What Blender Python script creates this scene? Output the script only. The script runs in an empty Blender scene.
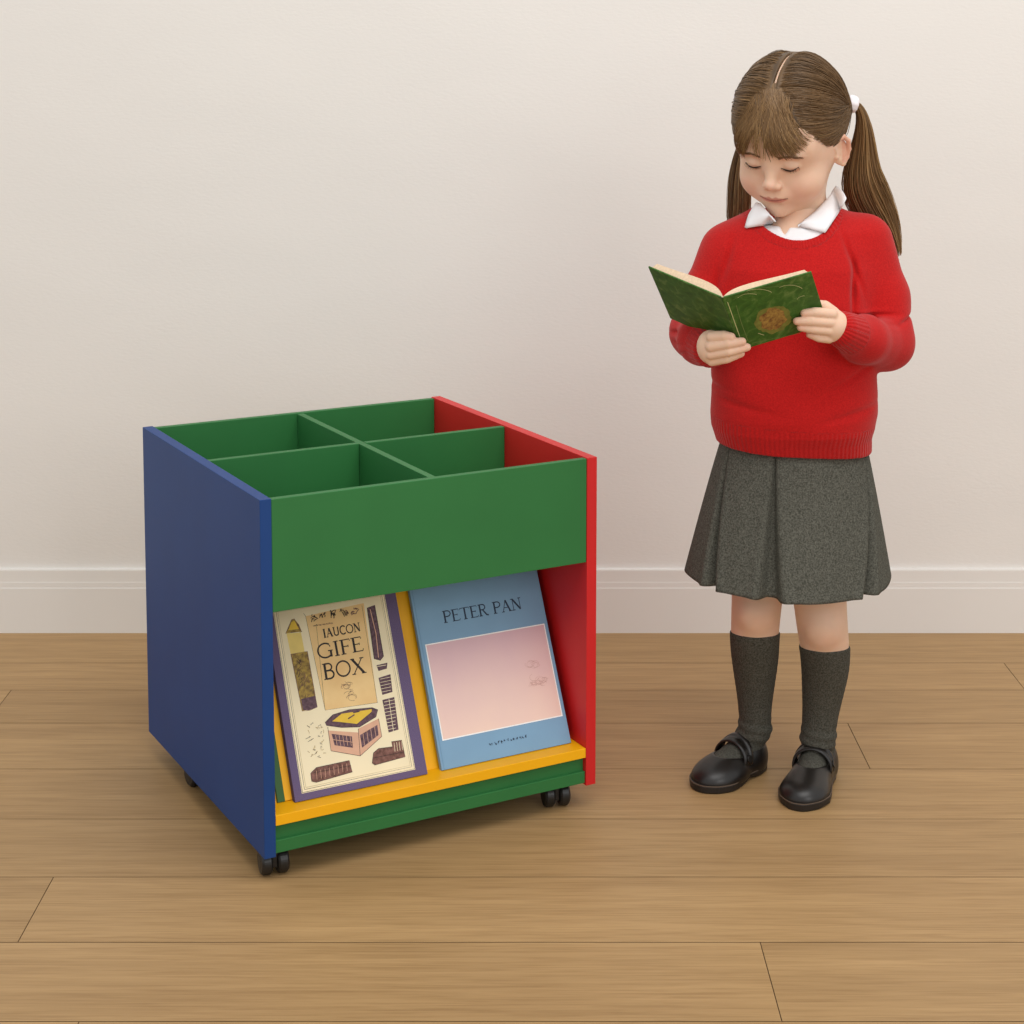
import bpy, math, random
import numpy as np
from mathutils import Vector, Matrix
random.seed(7); RNG=np.random.default_rng(7)
SC=bpy.context.scene; COL=SC.collection
R=math.radians
# ------------------------------------------------------------------ camera
F_PX, PITCH, SHIFT, CAM_H = 1798.3, 0.0995, -291.15, 1.2389
cam=bpy.data.cameras.new('camera'); co=bpy.data.objects.new('camera',cam); COL.objects.link(co)
cam.sensor_width=36; cam.lens=36*F_PX/1024; cam.shift_y=SHIFT/1024
co.location=(0,0,CAM_H); co.rotation_euler=(math.pi/2-PITCH,0,0); SC.camera=co
cam.clip_start=.05
CP,SP=math.cos(PITCH),math.sin(PITCH)
def ray(px,py):
    a=(px-512)/F_PX; b=-(py-512-SHIFT)/F_PX
    return Vector((a,CP+b*SP,-SP+b*CP))
def at(px,py,Y):
    r=ray(px,py); return Vector((0,0,CAM_H))+r*(Y/r.y)
def onfloor(px,py):
    r=ray(px,py); return Vector((0,0,CAM_H))+r*(-CAM_H/r.z)
# ------------------------------------------------------------------ helpers
def tag(o,label=None,cat=None,group=None,kind=None):
    if label: o['label']=label
    if cat: o['category']=cat
    if group: o['group']=group
    if kind: o['kind']=kind
    return o
def empty(name,loc=(0,0,0),rz=0,parent=None):
    o=bpy.data.objects.new(name,None); COL.objects.link(o); o.location=loc; o.rotation_euler=(0,0,rz)
    o.empty_display_size=.05; o.parent=parent
    return o
class MB:
    def __init__(s): s.v=[]; s.f=[]; s.m=[]
    def add(s,vs,fs,m=0):
        n=len(s.v); s.v+= [tuple(v) for v in vs]; s.f+=[tuple(i+n for i in f) for f in fs]; s.m+=[m]*len(fs)
    def box(s,a,b,m=0,M=None):
        x0,y0,z0=a;x1,y1,z1=b
        vs=[Vector(p) for p in ((x0,y0,z0),(x1,y0,z0),(x1,y1,z0),(x0,y1,z0),(x0,y0,z1),(x1,y0,z1),(x1,y1,z1),(x0,y1,z1))]
        if M is not None: vs=[M@v for v in vs]
        s.add(vs,[(0,3,2,1),(4,5,6,7),(0,1,5,4),(1,2,6,5),(2,3,7,6),(3,0,4,7)],m)
    def tube(s,pts,rad,n=8,m=0,cap=True):
        pts=[Vector(p) for p in pts]; k=len(pts)
        if not hasattr(rad,'__len__'): rad=[rad]*k
        vs=[];fs=[]; up=Vector((.13,.21,.97))
        for i,p in enumerate(pts):
            t=(pts[min(i+1,k-1)]-pts[max(i-1,0)]).normalized()
            a=t.cross(up)
            if a.length<1e-3: a=t.cross(Vector((1,0,0)))
            a.normalize(); b=t.cross(a); up=a.cross(t) if False else up
            for j in range(n):
                an=2*math.pi*j/n; vs.append(p+(a*math.cos(an)+b*math.sin(an))*rad[i])
        for i in range(k-1):
            for j in range(n):
                fs.append((i*n+j,i*n+(j+1)%n,(i+1)*n+(j+1)%n,(i+1)*n+j))
        if cap: fs.append(tuple(range(n-1,-1,-1))); fs.append(tuple(range((k-1)*n,k*n)))
        s.add(vs,fs,m)
    def cyl(s,c,axis,r,h,n=32,m=0,bev=.002):
        axis=Vector(axis).normalized(); c=Vector(c)
        a=axis.orthogonal().normalized(); b=axis.cross(a); vs=[];fs=[]
        rings=[(-h/2,r-bev),(-h/2+bev,r),(h/2-bev,r),(h/2,r-bev)]
        for t,rr in rings:
            for j in range(n):
                an=2*math.pi*j/n; vs.append(c+axis*t+(a*math.cos(an)+b*math.sin(an))*rr)
        for i in range(3):
            for j in range(n): fs.append((i*n+j,i*n+(j+1)%n,(i+1)*n+(j+1)%n,(i+1)*n+j))
        fs.append(tuple(range(n-1,-1,-1))); fs.append(tuple(range(3*n,4*n)))
        s.add(vs,fs,m)
    def build(s,name,mats,parent=None,smooth=False,bevel=0,angle=None,loc=None):
        me=bpy.data.meshes.new(name); me.from_pydata(s.v,[],s.f)
        if not isinstance(mats,(list,tuple)): mats=[mats]
        for m in mats: me.materials.append(m)
        me.polygons.foreach_set('material_index',s.m)
        if smooth: me.polygons.foreach_set('use_smooth',[True]*len(s.f))
        me.update()
        o=bpy.data.objects.new(name,me); COL.objects.link(o); o.parent=parent
        if loc: o.location=loc
        if bevel:
            b=o.modifiers.new('bevel','BEVEL'); b.width=bevel; b.segments=2; b.limit_method='ANGLE'; b.angle_limit=R(40)
            b.harden_normals=False
        return o
def S(r,g,b):   # 0-255 display colour to linear
    f=lambda c: (c/255/12.92 if c/255<=.04045 else ((c/255+.055)/1.055)**2.4)
    return (f(r),f(g),f(b),1)
class NT:
    def __init__(s,name):
        s.mat=bpy.data.materials.new(name); s.mat.use_nodes=True; s.t=s.mat.node_tree; s.b=s.t.nodes['Principled BSDF']
    def n(s,typ,**kw):
        x=s.t.nodes.new(typ)
        for k,v in kw.items():
            if k in x.inputs.keys(): 
                if hasattr(v,'is_output'): s.t.links.new(v,x.inputs[k])
                else: x.inputs[k].default_value=v
            else: setattr(x,k,v)
        return x
    def l(s,a,b): s.t.links.new(a,b)
def mat(name,col,rough=.5,spec=.5,var=.06,vscale=6,bump=0,bscale=400,stretch=(1,1,1),sheen=0,sss=0,coat=0,col2=None,detail=4):
    m=NT(name); b=m.b
    tc=m.n('ShaderNodeTexCoord'); mp=m.n('ShaderNodeMapping'); m.l(tc.outputs['Object'],mp.inputs['Vector']); mp.inputs['Scale'].default_value=stretch
    nz=m.n('ShaderNodeTexNoise',Scale=vscale,Detail=detail); m.l(mp.outputs[0],nz.inputs['Vector'])
    rp=m.n('ShaderNodeValToRGB'); m.l(nz.outputs['Fac'],rp.inputs[0])
    c=list(col); c2=list(col2) if col2 else [min(1,x*(1+var)) for x in c[:3]]+[1]; c1=[x*(1-var) for x in c[:3]]+[1] if not col2 else c
    rp.color_ramp.elements[0].position=.32; rp.color_ramp.elements[1].position=.68
    rp.color_ramp.elements[0].color=c1; rp.color_ramp.elements[1].color=c2
    m.l(rp.outputs[0],b.inputs['Base Color'])
    b.inputs['Roughness'].default_value=rough; b.inputs['Specular IOR Level'].default_value=spec
    b.inputs['Sheen Weight'].default_value=sheen; b.inputs['Coat Weight'].default_value=coat
    if sss:
        b.inputs['Subsurface Weight'].default_value=sss; b.inputs['Subsurface Radius'].default_value=(.012,.005,.003); b.inputs['Subsurface Scale'].default_value=.6
    if bump:
        n2=m.n('ShaderNodeTexNoise',Scale=bscale,Detail=3); m.l(mp.outputs[0],n2.inputs['Vector'])
        bp=m.n('ShaderNodeBump',Strength=bump,Distance=.001); m.l(n2.outputs['Fac'],bp.inputs['Height']); m.l(bp.outputs[0],b.inputs['Normal'])
    return m.mat
M={}
M['wall']=mat('wall_paint',S(231,227,221),.9,.2,.012,3,.35,90,(1,1,2.2))
M['trim']=mat('baseboard_paint',S(231,227,221),.55,.3,.01,4)
M['blue']=mat('blue_laminate',S(27,64,122),.5,.25,.04,9,.05,500)
M['green']=mat('green_laminate',S(46,112,58),.5,.3,.04,9,.05,500)
M['red']=mat('red_laminate',S(205,30,32),.45,.4,.03,9,.05,500)
M['yellow']=mat('yellow_laminate',S(246,178,10),.45,.35,.03,9)
M['black']=mat('black_plastic',S(26,25,24),.4,.5,.1,20)
M['steel']=mat('caster_metal',S(120,120,118),.35,.5,.05,20); M['steel'].node_tree.nodes['Principled BSDF'].inputs['Metallic'].default_value=.8
# ------------------------------------------------------------------ setting
WY=3.690
def floor():
    rows=[3.679]; y=3.572
    # plank joints across the room (rows run left to right)
    ys=[3.68,3.572-.0,3.377,3.177,2.969,2.770,2.569,2.374,2.17]
    ys=[3.685,3.496,3.345,3.177,2.969,2.770,2.569,2.374,2.172]
    while ys[-1]>-.6: ys.append(ys[-1]-.199)
    joints={1:[.985],2:[-.961],3:[.613],5:[],6:[-.683],8:[.343-.001],7:[1.6]}
    joints[7]=[.343]
    joints[8]=[-.55]; joints[0]=[-.1]; joints[4]=[2.3]; joints[5]=[2.0]
    mb=MB(); tone=[]
    g=.0008; bv=.00015
    for i in range(len(ys)-1):
        y1,y0=ys[i]-g,ys[i+1]+g
        js=list(joints.get(i,[]))
        rr=random.Random(i*17+3)
        if not js: js=[rr.uniform(-.1,.1)+(1.45 if i%2 else -1.5)]
        x=js[0]
        cuts=[x]
        while cuts[-1]<3.2: cuts.append(cuts[-1]+2.4)
        while cuts[0]>-3.2: cuts.insert(0,cuts[0]-(4.6 if i in (4,5) else 2.4))
        for a,b in zip(cuts,cuts[1:]):
            x0,x1=a+g*.7,b-g*.7
            n=len(mb.v)
            vs=[(x0,y0,-bv*1.4),(x1,y0,-bv*1.4),(x1,y1,-bv*1.4),(x0,y1,-bv*1.4),(x0+bv,y0+bv,0),(x1-bv,y0+bv,0),(x1-bv,y1-bv,0),(x0+bv,y1-bv,0)]
            mb.add(vs,[(4,5,6,7),(0,1,5,4),(1,2,6,5),(2,3,7,6),(3,0,4,7)]); t=rr.random(); tone+= [t]*5
    nb=len(mb.f)
    mb.add([(-3.3,-.6,-.0022),(3.3,-.6,-.0022),(3.3,3.7,-.0022),(-3.3,3.7,-.0022)],[(0,1,2,3)],1); tone.append(0)
    m=NT('oak_plank_floor')
    tc=m.n('ShaderNodeTexCoord'); at_=m.n('ShaderNodeAttribute'); at_.attribute_name='tone'
    off=m.n('ShaderNodeVectorMath',operation='SCALE'); cmb=m.n('ShaderNodeCombineXYZ'); m.l(at_.outputs['Fac'],cmb.inputs[0]); m.l(at_.outputs['Fac'],cmb.inputs[2]); m.l(cmb.outputs[0],off.inputs[0]); off.inputs['Scale'].default_value=37
    add=m.n('ShaderNodeVectorMath',operation='ADD'); m.l(tc.outputs['Object'],add.inputs[0]); m.l(off.outputs[0],add.inputs[1])
    mp=m.n('ShaderNodeMapping'); m.l(add.outputs[0],mp.inputs['Vector']); mp.inputs['Scale'].default_value=(.55,9,1)
    n1=m.n('ShaderNodeTexNoise',Scale=1.6,Detail=6,Roughness=.6,Distortion=.7); m.l(mp.outputs[0],n1.inputs['Vector'])
    mp2=m.n('ShaderNodeMapping'); m.l(add.outputs[0],mp2.inputs['Vector']); mp2.inputs['Scale'].default_value=(7,260,1)
    n2=m.n('ShaderNodeTexNoise',Scale=1.2,Detail=3,Roughness=.6); m.l(mp2.outputs[0],n2.inputs['Vector'])
    wv=m.n('ShaderNodeTexWave'); wv.wave_type='BANDS'; wv.bands_direction='Y'; mp3=m.n('ShaderNodeMapping'); mp3.inputs['Scale'].default_value=(.9,3.2,1); m.l(add.outputs[0],mp3.inputs['Vector']); m.l(mp3.outputs[0],wv.inputs['Vector'])
    wv.inputs['Scale'].default_value=3.0; wv.inputs['Distortion'].default_value=9; wv.inputs['Detail'].default_value=3; wv.inputs['Detail Scale'].default_value=1.1
    r1=m.n('ShaderNodeValToRGB'); m.l(n1.outputs['Fac'],r1.inputs[0]); e=r1.color_ramp.elements
    e[0].position=.25; e[0].color=S(163,129,86); e[1].position=.75; e[1].color=S(186,150,103)
    r2=m.n('ShaderNodeValToRGB'); m.l(n2.outputs['Fac'],r2.inputs[0]); e=r2.color_ramp.elements
    e[0].position=.33; e[0].color=(.80,.77,.73,1); e[1].position=.56; e[1].color=(1,1,1,1)
    mx=m.n('ShaderNodeMix',data_type='RGBA',blend_type='MULTIPLY'); mx.inputs[0].default_value=.95; m.l(r1.outputs[0],mx.inputs[6]); m.l(r2.outputs[0],mx.inputs[7])
    r3=m.n('ShaderNodeValToRGB'); m.l(wv.outputs['Fac'],r3.inputs[0]); e=r3.color_ramp.elements
    e[0].position=.05; e[0].color=(.86,.84,.81,1); e[1].position=.5; e[1].color=(1,1,1,1)
    mx2=m.n('ShaderNodeMix',data_type='RGBA',blend_type='MULTIPLY'); mx2.inputs[0].default_value=.4; m.l(mx.outputs[2],mx2.inputs[6]); m.l(r3.outputs[0],mx2.inputs[7])
    mr=m.n('ShaderNodeMapRange'); m.l(at_.outputs['Fac'],mr.inputs[0]); mr.inputs[3].default_value=.93; mr.inputs[4].default_value=1.04
    vm=m.n('ShaderNodeVectorMath',operation='SCALE'); m.l(mx2.outputs[2],vm.inputs[0]); m.l(mr.outputs[0],vm.inputs['Scale'])
    m.l(vm.outputs[0],m.b.inputs['Base Color']); m.b.inputs['Roughness'].default_value=.5; m.b.inputs['Specular IOR Level'].default_value=.35
    bp=m.n('ShaderNodeBump',Strength=.25,Distance=.0008); m.l(n2.outputs['Fac'],bp.inputs['Height']); m.l(bp.outputs[0],m.b.inputs['Normal'])
    o=mb.build('floor',[m.mat,mat('plank_gap',S(96,70,44),.8)])
    a=o.data.attributes.new('tone','FLOAT','FACE'); a.data.foreach_set('value',tone)
    tag(o,kind='structure')
floor()
w=MB(); w.box((-3.3,WY,-.01),(3.3,WY+.1,2.7)); tag(w.build('wall_back',M['wall']),kind='structure')
prof=[(0,0),(.0115,0),(.0115,.096),(.0108,.0982),(.0105,.108),(.0100,.1105),(.0097,.119),(.0095,.134),(.0088,.1362),(0,.137)]
bb=MB(); n=len(prof)
bb.add([(x,WY-d,z) for x in (-3.3,3.3) for d,z in prof],[(i,(i+1)%n,n+(i+1)%n,n+i) for i in range(n)]+[tuple(range(n-1,-1,-1)),tuple(range(n,2*n))])
tag(bb.build('baseboard_back',M['trim']),kind='structure')

# ------------------------------------------------------------------ book browser cabinet
CX,CY,YAW,CW,CD,ZB,CF=-.3640,2.5397,.4992,.5690,.5640,.0405,.1683
T=.018; CH=.54; TILT=R(24); VB=.029; ZL=ZB+.063
cab=tag(empty('book_browser_cabinet',(CX,CY,0),YAW),'multicoloured book browser box on casters with blue, red and green panels','cabinet')
def part(name,a,b,m,bev=.0008,label=None):
    k=MB(); k.box(a,b); o=k.build(name,m,cab,bevel=bev)
    if label: o['label']=label
    return o
part('side_panel',(0,0,ZB),(T,CD,ZB+CH),M['blue'],label='blue side panel')
part('side_panel',(CW-T,0,ZB),(CW,CD,ZB+CH),M['red'],label='red side panel')
TZ=ZB+CH-.0015; g_=.0004
part('front_panel',(T+g_,.0015,TZ-CF),(CW-T-g_,.0135,TZ),M['green'],label='green front panel')
part('back_panel',(T+g_,CD-.0135,TZ-CF),(CW-T-g_,CD-.0015,TZ),M['green'],label='green back panel')
part('divider',(CW/2-.006,.014,TZ-CF+.013),(CW/2+.006,CD-.014,TZ-.001),M['green'],label='long green divider')
for a,b in ((T+g_,CW/2-.0065),(CW/2+.0065,CW-T-g_)):
    part('divider',(a,CD/2-.006,TZ-CF+.013),(b,CD/2+.006,TZ-.0005),M['green'],label='green cross divider')
part('bin_floor',(T+g_,.014,TZ-CF),(CW-T-g_,CD-.014,TZ-CF+.012),M['green'],label='green bin floor')
# sloped display boards, front and rear
def slope(v0,sgn):
    k=MB(); L=(TZ-CF-ZL)/math.cos(TILT)-.006
    Mx=Matrix.Translation((0,v0,ZL))@Matrix.Rotation(-TILT*sgn,4,'X')
    k.box((T+g_,.003,0),(.5335,.012,L),M=Mx) if sgn>0 else k.box((T+g_,-.012,0),(CW-T-g_,-.003,L),M=Mx)
    o=k.build('display_board',M['yellow'],cab,bevel=.0005); o['label']='sloped yellow display board'
slope(VB+.012,1); slope(CD-VB-.012,-1)
for s in (0,1):
    f=lambda v: v if not s else CD-v
    y0,y1=sorted((f(.0005),f(.075)))
    part('ledge',(T+g_,y0,ZB+.047),(CW-T-g_,y1,ZL),M['yellow'],label='yellow book ledge')
    y0,y1=sorted((f(.009),f(.024)))
    part('plinth',(T+g_,y0,ZB+.012),(CW-T-g_,y1,ZB+.0465),M['green'],label='green plinth')
    y0,y1=sorted((f(.003),f(.0085)))
    part('plinth_lip',(T+g_,y0,ZB+.004),(CW-T-g_,y1,ZB+.0235),M['green'],label='green plinth lip')
part('base_board',(T+g_,.025,ZB+.012),(CW-T-g_,CD-.025,ZB+.03),M['green'],label='green base board')
def caster():
    e=empty('caster',parent=cab)
    for dx in (-.0125,.0125):
        k=MB(); k.cyl((dx,0,.0198),(1,0,0),.0198,.0165,40,bev=.003); k.cyl((dx*1.55,0,.0198),(1,0,0),.010,.0035,24,bev=.001); k.build('wheel',M['black'],e,smooth=False)
    k=MB(); k.box((-.005,-.011,.012),(.005,.017,.036)); k.build('fork',M['black'],e,bevel=.002)
    k=MB(); k.cyl((0,.004,.042),(0,0,1),.005,.014,16,bev=.0005); k.cyl((0,.004,ZB+.0102),(0,0,1),.016,.003,24,bev=.0005); k.build('stem',M['steel'],e)
    return e
c0=caster()
spots=[(.027,.035,R(-8)),(CW-.052,.040,R(-14)),(.036,CD-.165,R(5)),(CW-.05,CD-.06,R(20))]
for i,(u,v,a) in enumerate(spots):
    if i==0: c=c0
    else:
        c=c0.copy(); COL.objects.link(c); c.parent=cab
        for ch in c0.children:
            d=ch.copy(); COL.objects.link(d); d.parent=c
    c.location=(u,v,0); c.rotation_euler=(0,0,a)
# ------------------------------------------------------------------ books on the ledge, with printed covers
cabM=Matrix.Translation((CX,CY,0))@Matrix.Rotation(YAW,4,'Z')
cabI=cabM.inverted()
def bookframe(u,v,th=TILT,z=ZL): return cabM@Matrix.Translation((u,v,z))@Matrix.Rotation(-th,4,'X')
def px2(px,py,BM):      # picture of a cover point -> its place on the cover plane (x right, z up)
    I=BM.inverted(); o=I@Vector((0,0,CAM_H)); d=(I.to_3x3())@ray(px,py)
    k=-o.y/d.y; p=o+d*k; return (p.x,p.z)
class Art:
    """flat print on a cover: polygons and pen strokes in cover coordinates"""
    def __init__(s): s.mb=MB(); s.k=0
    def poly(s,pts,m,lift=None):
        s.k+=1; y=-.00012*1-.0000022*s.k if lift is None else -lift
        pts=list(pts)
        ar=sum(a[0]*b[1]-b[0]*a[1] for a,b in zip(pts,pts[1:]+pts[:1]))
        if ar<0: pts=pts[::-1]
        s.mb.add([(x,y,z) for x,z in pts],[tuple(range(len(pts)))],m)
    def line(s,pts,w,m,taper=False):
        s.k+=1; y=-.00012-.0000022*s.k; n=len(pts)
        if n<2: return
        vs=[]
        for i,p in enumerate(pts):
            a=pts[max(i-1,0)]; b=pts[min(i+1,n-1)]; dx,dz=b[0]-a[0],b[1]-a[1]; L=math.hypot(dx,dz) or 1
            ww=w*.5*( (.35+.65*math.sin(math.pi*(i+.5)/n)) if taper else 1)
            vs+= [(p[0]-dz/L*ww,y,p[1]+dx/L*ww),(p[0]+dz/L*ww,y,p[1]-dx/L*ww)]
        s.mb.add(vs,[(2*i,2*i+1,2*i+3,2*i+2) for i in range(n-1)],m)
def arc(cx,cy,rx,ry,a0,a1,n=14): return [(cx+rx*math.cos(R(a0+(a1-a0)*i/n)),cy+ry*math.sin(R(a0+(a1-a0)*i/n))) for i in range(n+1)]
TK,TN=.13,.055
GL={ # advance width, strokes (points, width)
'P':(.62,[([(.14,0),(.14,1)],TK),([(.02,.02),(.28,.02)],TN),([(.02,.98),(.2,.98)],TN),([(.14,.975)]+arc(.34,.74,.22,.235,90,-90)+[(.14,.505)],.08)]),
'E':(.62,[([(.14,0),(.14,1)],TK),([(.02,.025),(.55,.025),(.58,.16)],TN),([(.02,.975),(.52,.975),(.54,.85)],TN),([(.14,.52),(.42,.52)],TN),([(.42,.44),(.42,.6)],.04)]),
'F':(.58,[([(.14,0),(.14,1)],TK),([(.02,.02),(.27,.02)],TN),([(.02,.975),(.52,.975),(.54,.85)],TN),([(.14,.52),(.42,.52)],TN),([(.42,.44),(.42,.6)],.04)]),
'T':(.7,[([(.35,0),(.35,1)],TK),([(.22,.02),(.48,.02)],TN),([(.03,.85),(.04,.975),(.66,.975),(.67,.85)],TN)]),
'R':(.7,[([(.14,0),(.14,1)],TK),([(.02,.02),(.27,.02)],TN),([(.02,.98),(.2,.98)],TN),([(.14,.975)]+arc(.32,.755,.2,.22,90,-90)+[(.14,.535)],.08),([(.32,.53),(.56,.06),(.7,.01)],.11)]),
'A':(.74,[([(.1,0),(.36,1)],TN),([(.36,1),(.62,0)],TK),([(.2,.36),(.5,.36)],TN),([(.0,.02),(.2,.02)],TN),([(.52,.02),(.74,.02)],TN)]),
'N':(.78,[([(.14,0),(.14,.98)],TN),([(.14,.98),(.64,.02)],TK),([(.64,.02),(.64,1)],TN),([(.02,.02),(.26,.02)],TN),([(.0,.98),(.18,.98)],TN),([(.54,.98),(.76,.98)],TN)]),
'I':(.36,[([(.18,0),(.18,1)],TK),([(.06,.02),(.3,.02)],TN),([(.06,.98),(.3,.98)],TN)]),
'G':(.82,[(arc(.43,.5,.37,.48,50,300,20)+[(.72,.14)],.09),([(.7,.02),(.7,.45)],TK),([(.56,.45),(.8,.45)],TN),([(.67,.84),(.7,.7)],TN)]),
'B':(.66,[([(.14,0),(.14,1)],TK),([(.02,.02),(.2,.02)],TN),([(.02,.98),(.2,.98)],TN),([(.14,.975)]+arc(.32,.755,.18,.22,90,-90)+[(.14,.535)],.08),([(.14,.535)]+arc(.34,.28,.22,.255,90,-90)+[(.14,.025)],.09)]),
'O':(.86,[(arc(.43,.5,.36,.48,0,360,26),.085)]),
'X':(.76,[([(.1,.98),(.64,.02)],TK),([(.62,.98),(.1,.02)],TN),([(.0,.98),(.22,.98)],TN),([(.5,.98),(.72,.98)],TN),([(.0,.02),(.2,.02)],TN),([(.52,.02),(.76,.02)],TN)]),
'U':(.76,[([(.16,1),(.16,.3)]+arc(.38,.3,.22,.27,180,360,10)+[(.6,1)],.1),([(.04,.98),(.28,.98)],TN)]),
'C':(.7,[(arc(.4,.5,.33,.48,45,315,18),.1)]),
' ':(.36,[]),
}
def text(art,s,BM,pa,pb,hpx,m,bold=1):
    a=px2(*pa,BM); b=px2(*pb,BM); c=px2(pa[0]-.24*hpx,pa[1]-hpx,BM)
    dx,dz=b[0]-a[0],b[1]-a[1]; L=math.hypot(dx,dz); dx/=L; dz/=L
    h=abs(c[1]-a[1]); tot=sum(GL[c][0] for c in s); sx=L/tot; x=0
    for ch in s:
        w,st=GL[ch]
        for pts,wd in st:
            q=[(a[0]+(x+p[0])*sx*dx-p[1]*h*dz, a[1]+(x+p[0])*sx*dz+p[1]*h*dx) for p in pts]
            art.line(q,wd*h*bold,m)
        x+=w
def scrib(art,BM,pa,pb,h,m,w=.0007,seed=1,dens=5):
    r=random.Random(seed); a=Vector(px2(*pa,BM)); b=Vector(px2(*pb,BM)); L=(b-a).length; d=(b-a)/L; nn=Vector((-d.y,d.x)); x=0
    while x<L:
        k=r.randint(4,7); pts=[]
        for i in range(k):
            pts.append(a+d*(x+r.uniform(0,h*.8))+nn*r.uniform(0,h))
        q=[]
        for i in range(len(pts)-1):
            for t in (0,.33,.66): q.append(tuple(pts[i].lerp(pts[i+1],t)+nn*math.sin(t*3)*h*.1))
        art.line(q,w,m); x+=h*5/dens
def flat(name,c,rough=.55,var=.05,vs=60): return mat(name,S(*c),rough,.3,var,vs)
INK=flat('dark_ink',(44,36,34)); NAVY=flat('navy_ink',(38,52,72))
def book_body(name,u,w,L,th,cover,BMv,label,pagecol=(232,222,200)):
    """hardback leaning on the board: cover boards with spine, and the page block between"""
    e=empty(name); e.matrix_world=bookframe(u,BMv)
    tag(e,label,'book')
    k=MB(); k.box((0,0,.0015),(w,.0022,L)); k.box((0,th-.0022,.0015),(w,th,L)); k.box((0,.0022,.0015),(.0025,th-.0022,L))
    k.build('cover',cover,e,bevel=.0006)
    k=MB(); k.box((.003,.0026,.004),(w-.004,th-.0026,L-.004)); k.build('page_block',flat('paper_edge',pagecol,.8),e)
    return e,bookframe(u,BMv)
# purple gift book
PUR=mat('purple_cloth_cover',S(92,78,112),.7,.2,.0,900,.2,900,col2=S(112,98,130))
e1,B1=book_body('picture_book',.0600,.2205,.302,.011,PUR,VB-.002,'purple bordered picture book with a cream GIFE BOX cover leaning on the yellow ledge')
CR=mat('cream_print',S(240,226,190),.55,.3,.03,20); CRD=flat('cream_edge',(205,190,150)); TAN=mat('tan_print',S(228,188,128),.55,.3,.0,18,col2=S(240,206,146))
BRN=mat('brown_print',S(88,58,48),.6,.3,0,160,col2=S(140,98,88)); OLV=mat('olive_print',S(96,74,50),.6,.3,0,150,col2=S(188,158,72)); YEL=flat('mustard_print',(226,188,64)); PNK=flat('pinkish_print',(214,168,140)); PLE=flat('pale_yellow_print',(232,206,120)); MAU=mat('mauve_print',S(74,52,60),.6,.3,0,200,col2=S(112,86,96))
a1=Art()
def c6(x,y): return (240+x/3.937,570+y/3.937)
def P6(l): return [px2(*c6(x,y),B1) for x,y in l]
W1=.2205
cx0,cx1,cz0,cz1=.0125,W1-.0195,.012,.290
def ring(x0,x1,z0,z1,m): a1.poly([(x0,z0),(x1,z0),(x1,z1),(x0,z1)],m)
ring(cx0,cx1,cz0,cz1,CR)
for d,w_ in ((.0012,.0007),(.005,.0006),(.0075,.001)):
    a1.line([(cx0+d,cz0+d),(cx1-d,cz0+d),(cx1-d,cz1-d),(cx0+d,cz1-d),(cx0+d,cz0+d)],w_,CRD if w_>.0009 else INK)
a1.poly(P6([(258,182),(487,130),(541,522),(335,552)]),TAN)
for q in ([(250,170),(258,182),(335,552),(541,522)],[(480,140),(541,522)],[(300,215),(335,552)]): a1.line(P6(q),.0005,INK)
a1.poly(P6([(203,196),(180,250),(243,243),(232,215),(213,192)]),OLV); a1.line(P6([(203,196),(180,250),(212,256),(243,243),(213,192),(203,196)]),.0009,BRN)
a1.poly(P6([(203,205),(190,238),(232,232),(214,200)]),YEL)
a1.poly(P6([(183,250),(240,246),(255,325),(200,335)]),PLE)
a1.poly(P6([(200,332),(265,320),(304,540),(245,556)]),OLV)
a1.line(P6([(200,332),(265,320),(304,540),(275,552),(245,556),(200,332)]),.0009,BRN)
r_=random.Random(4)
for i in range(26):
    t=r_.random(); x=215+t*45+r_.random()*35; y=345+t*190
    a1.line(P6([(x,y),(x+r_.uniform(-14,14),y+12),(x+r_.uniform(-10,10),y+22)]),.0007,BRN if i%2 else INK)
a1.poly(P6([(240,508),(296,495),(304,540),(270,552),(248,552)]),MAU)
text(a1,'GIFE',B1,(318,659.5),(364.5,650.5),14.5,INK,1.25)
text(a1,'BOX',B1,(324,680),(366.5,672.5),15.5,INK,1.25)
text(a1,'IAUCON',B1,(323.5,638),(361,631),8.5,INK,1.5)
scrib(a1,B1,(308,624),(336,618.5),.013,INK,.0013,3,8); scrib(a1,B1,(339,618),(347,616.5),.013,INK,.0012,5,8); scrib(a1,B1,(346,616.5),(358,614),.012,BRN,.0012,8,8)
scrib(a1,B1,(313,627),(333,624),.003,BRN,.0005,9,8)
for cx_,cy_,rr in ((425,468,18),(435,495,24),(420,452,12)):
    for i in range(5):
        a=r_.random()*360; c_=c6(cx_+r_.uniform(-14,14),cy_+r_.uniform(-10,10)); p=px2(*c_,B1)
        a1.line(arc(p[0],p[1],rr*.00035,rr*.0002,a,a+r_.uniform(120,260),8),.0004,BRN)
a1.poly(P6([(500,150),(530,138),(565,340),(552,356),(528,350)]),MAU); a1.line(P6([(500,150),(530,138),(565,340),(552,356),(528,350),(500,150)]),.0008,INK)
a1.line(P6([(512,155),(535,250),(545,345)]),.0012,PNK)
a1.poly(P6([(537,375),(580,365),(578,388),(545,398)]),MAU); a1.line(P6([(540,380),(575,374)]),.0008,CR)
a1.poly(P6([(545,425),(592,410),(600,480),(560,492)]),MAU); [a1.line(P6([(552,430+i*13),(594,421+i*13)]),.0006,CR) for i in range(5)]
a1.poly(P6([(560,512),(607,500),(624,628),(585,640)]),MAU); [a1.line(P6([(566,520+i*14),(612,510+i*14)]),.0007,CR) for i in range(9)]; a1.line(P6([(586,508),(604,636)]),.0008,CR)
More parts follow.
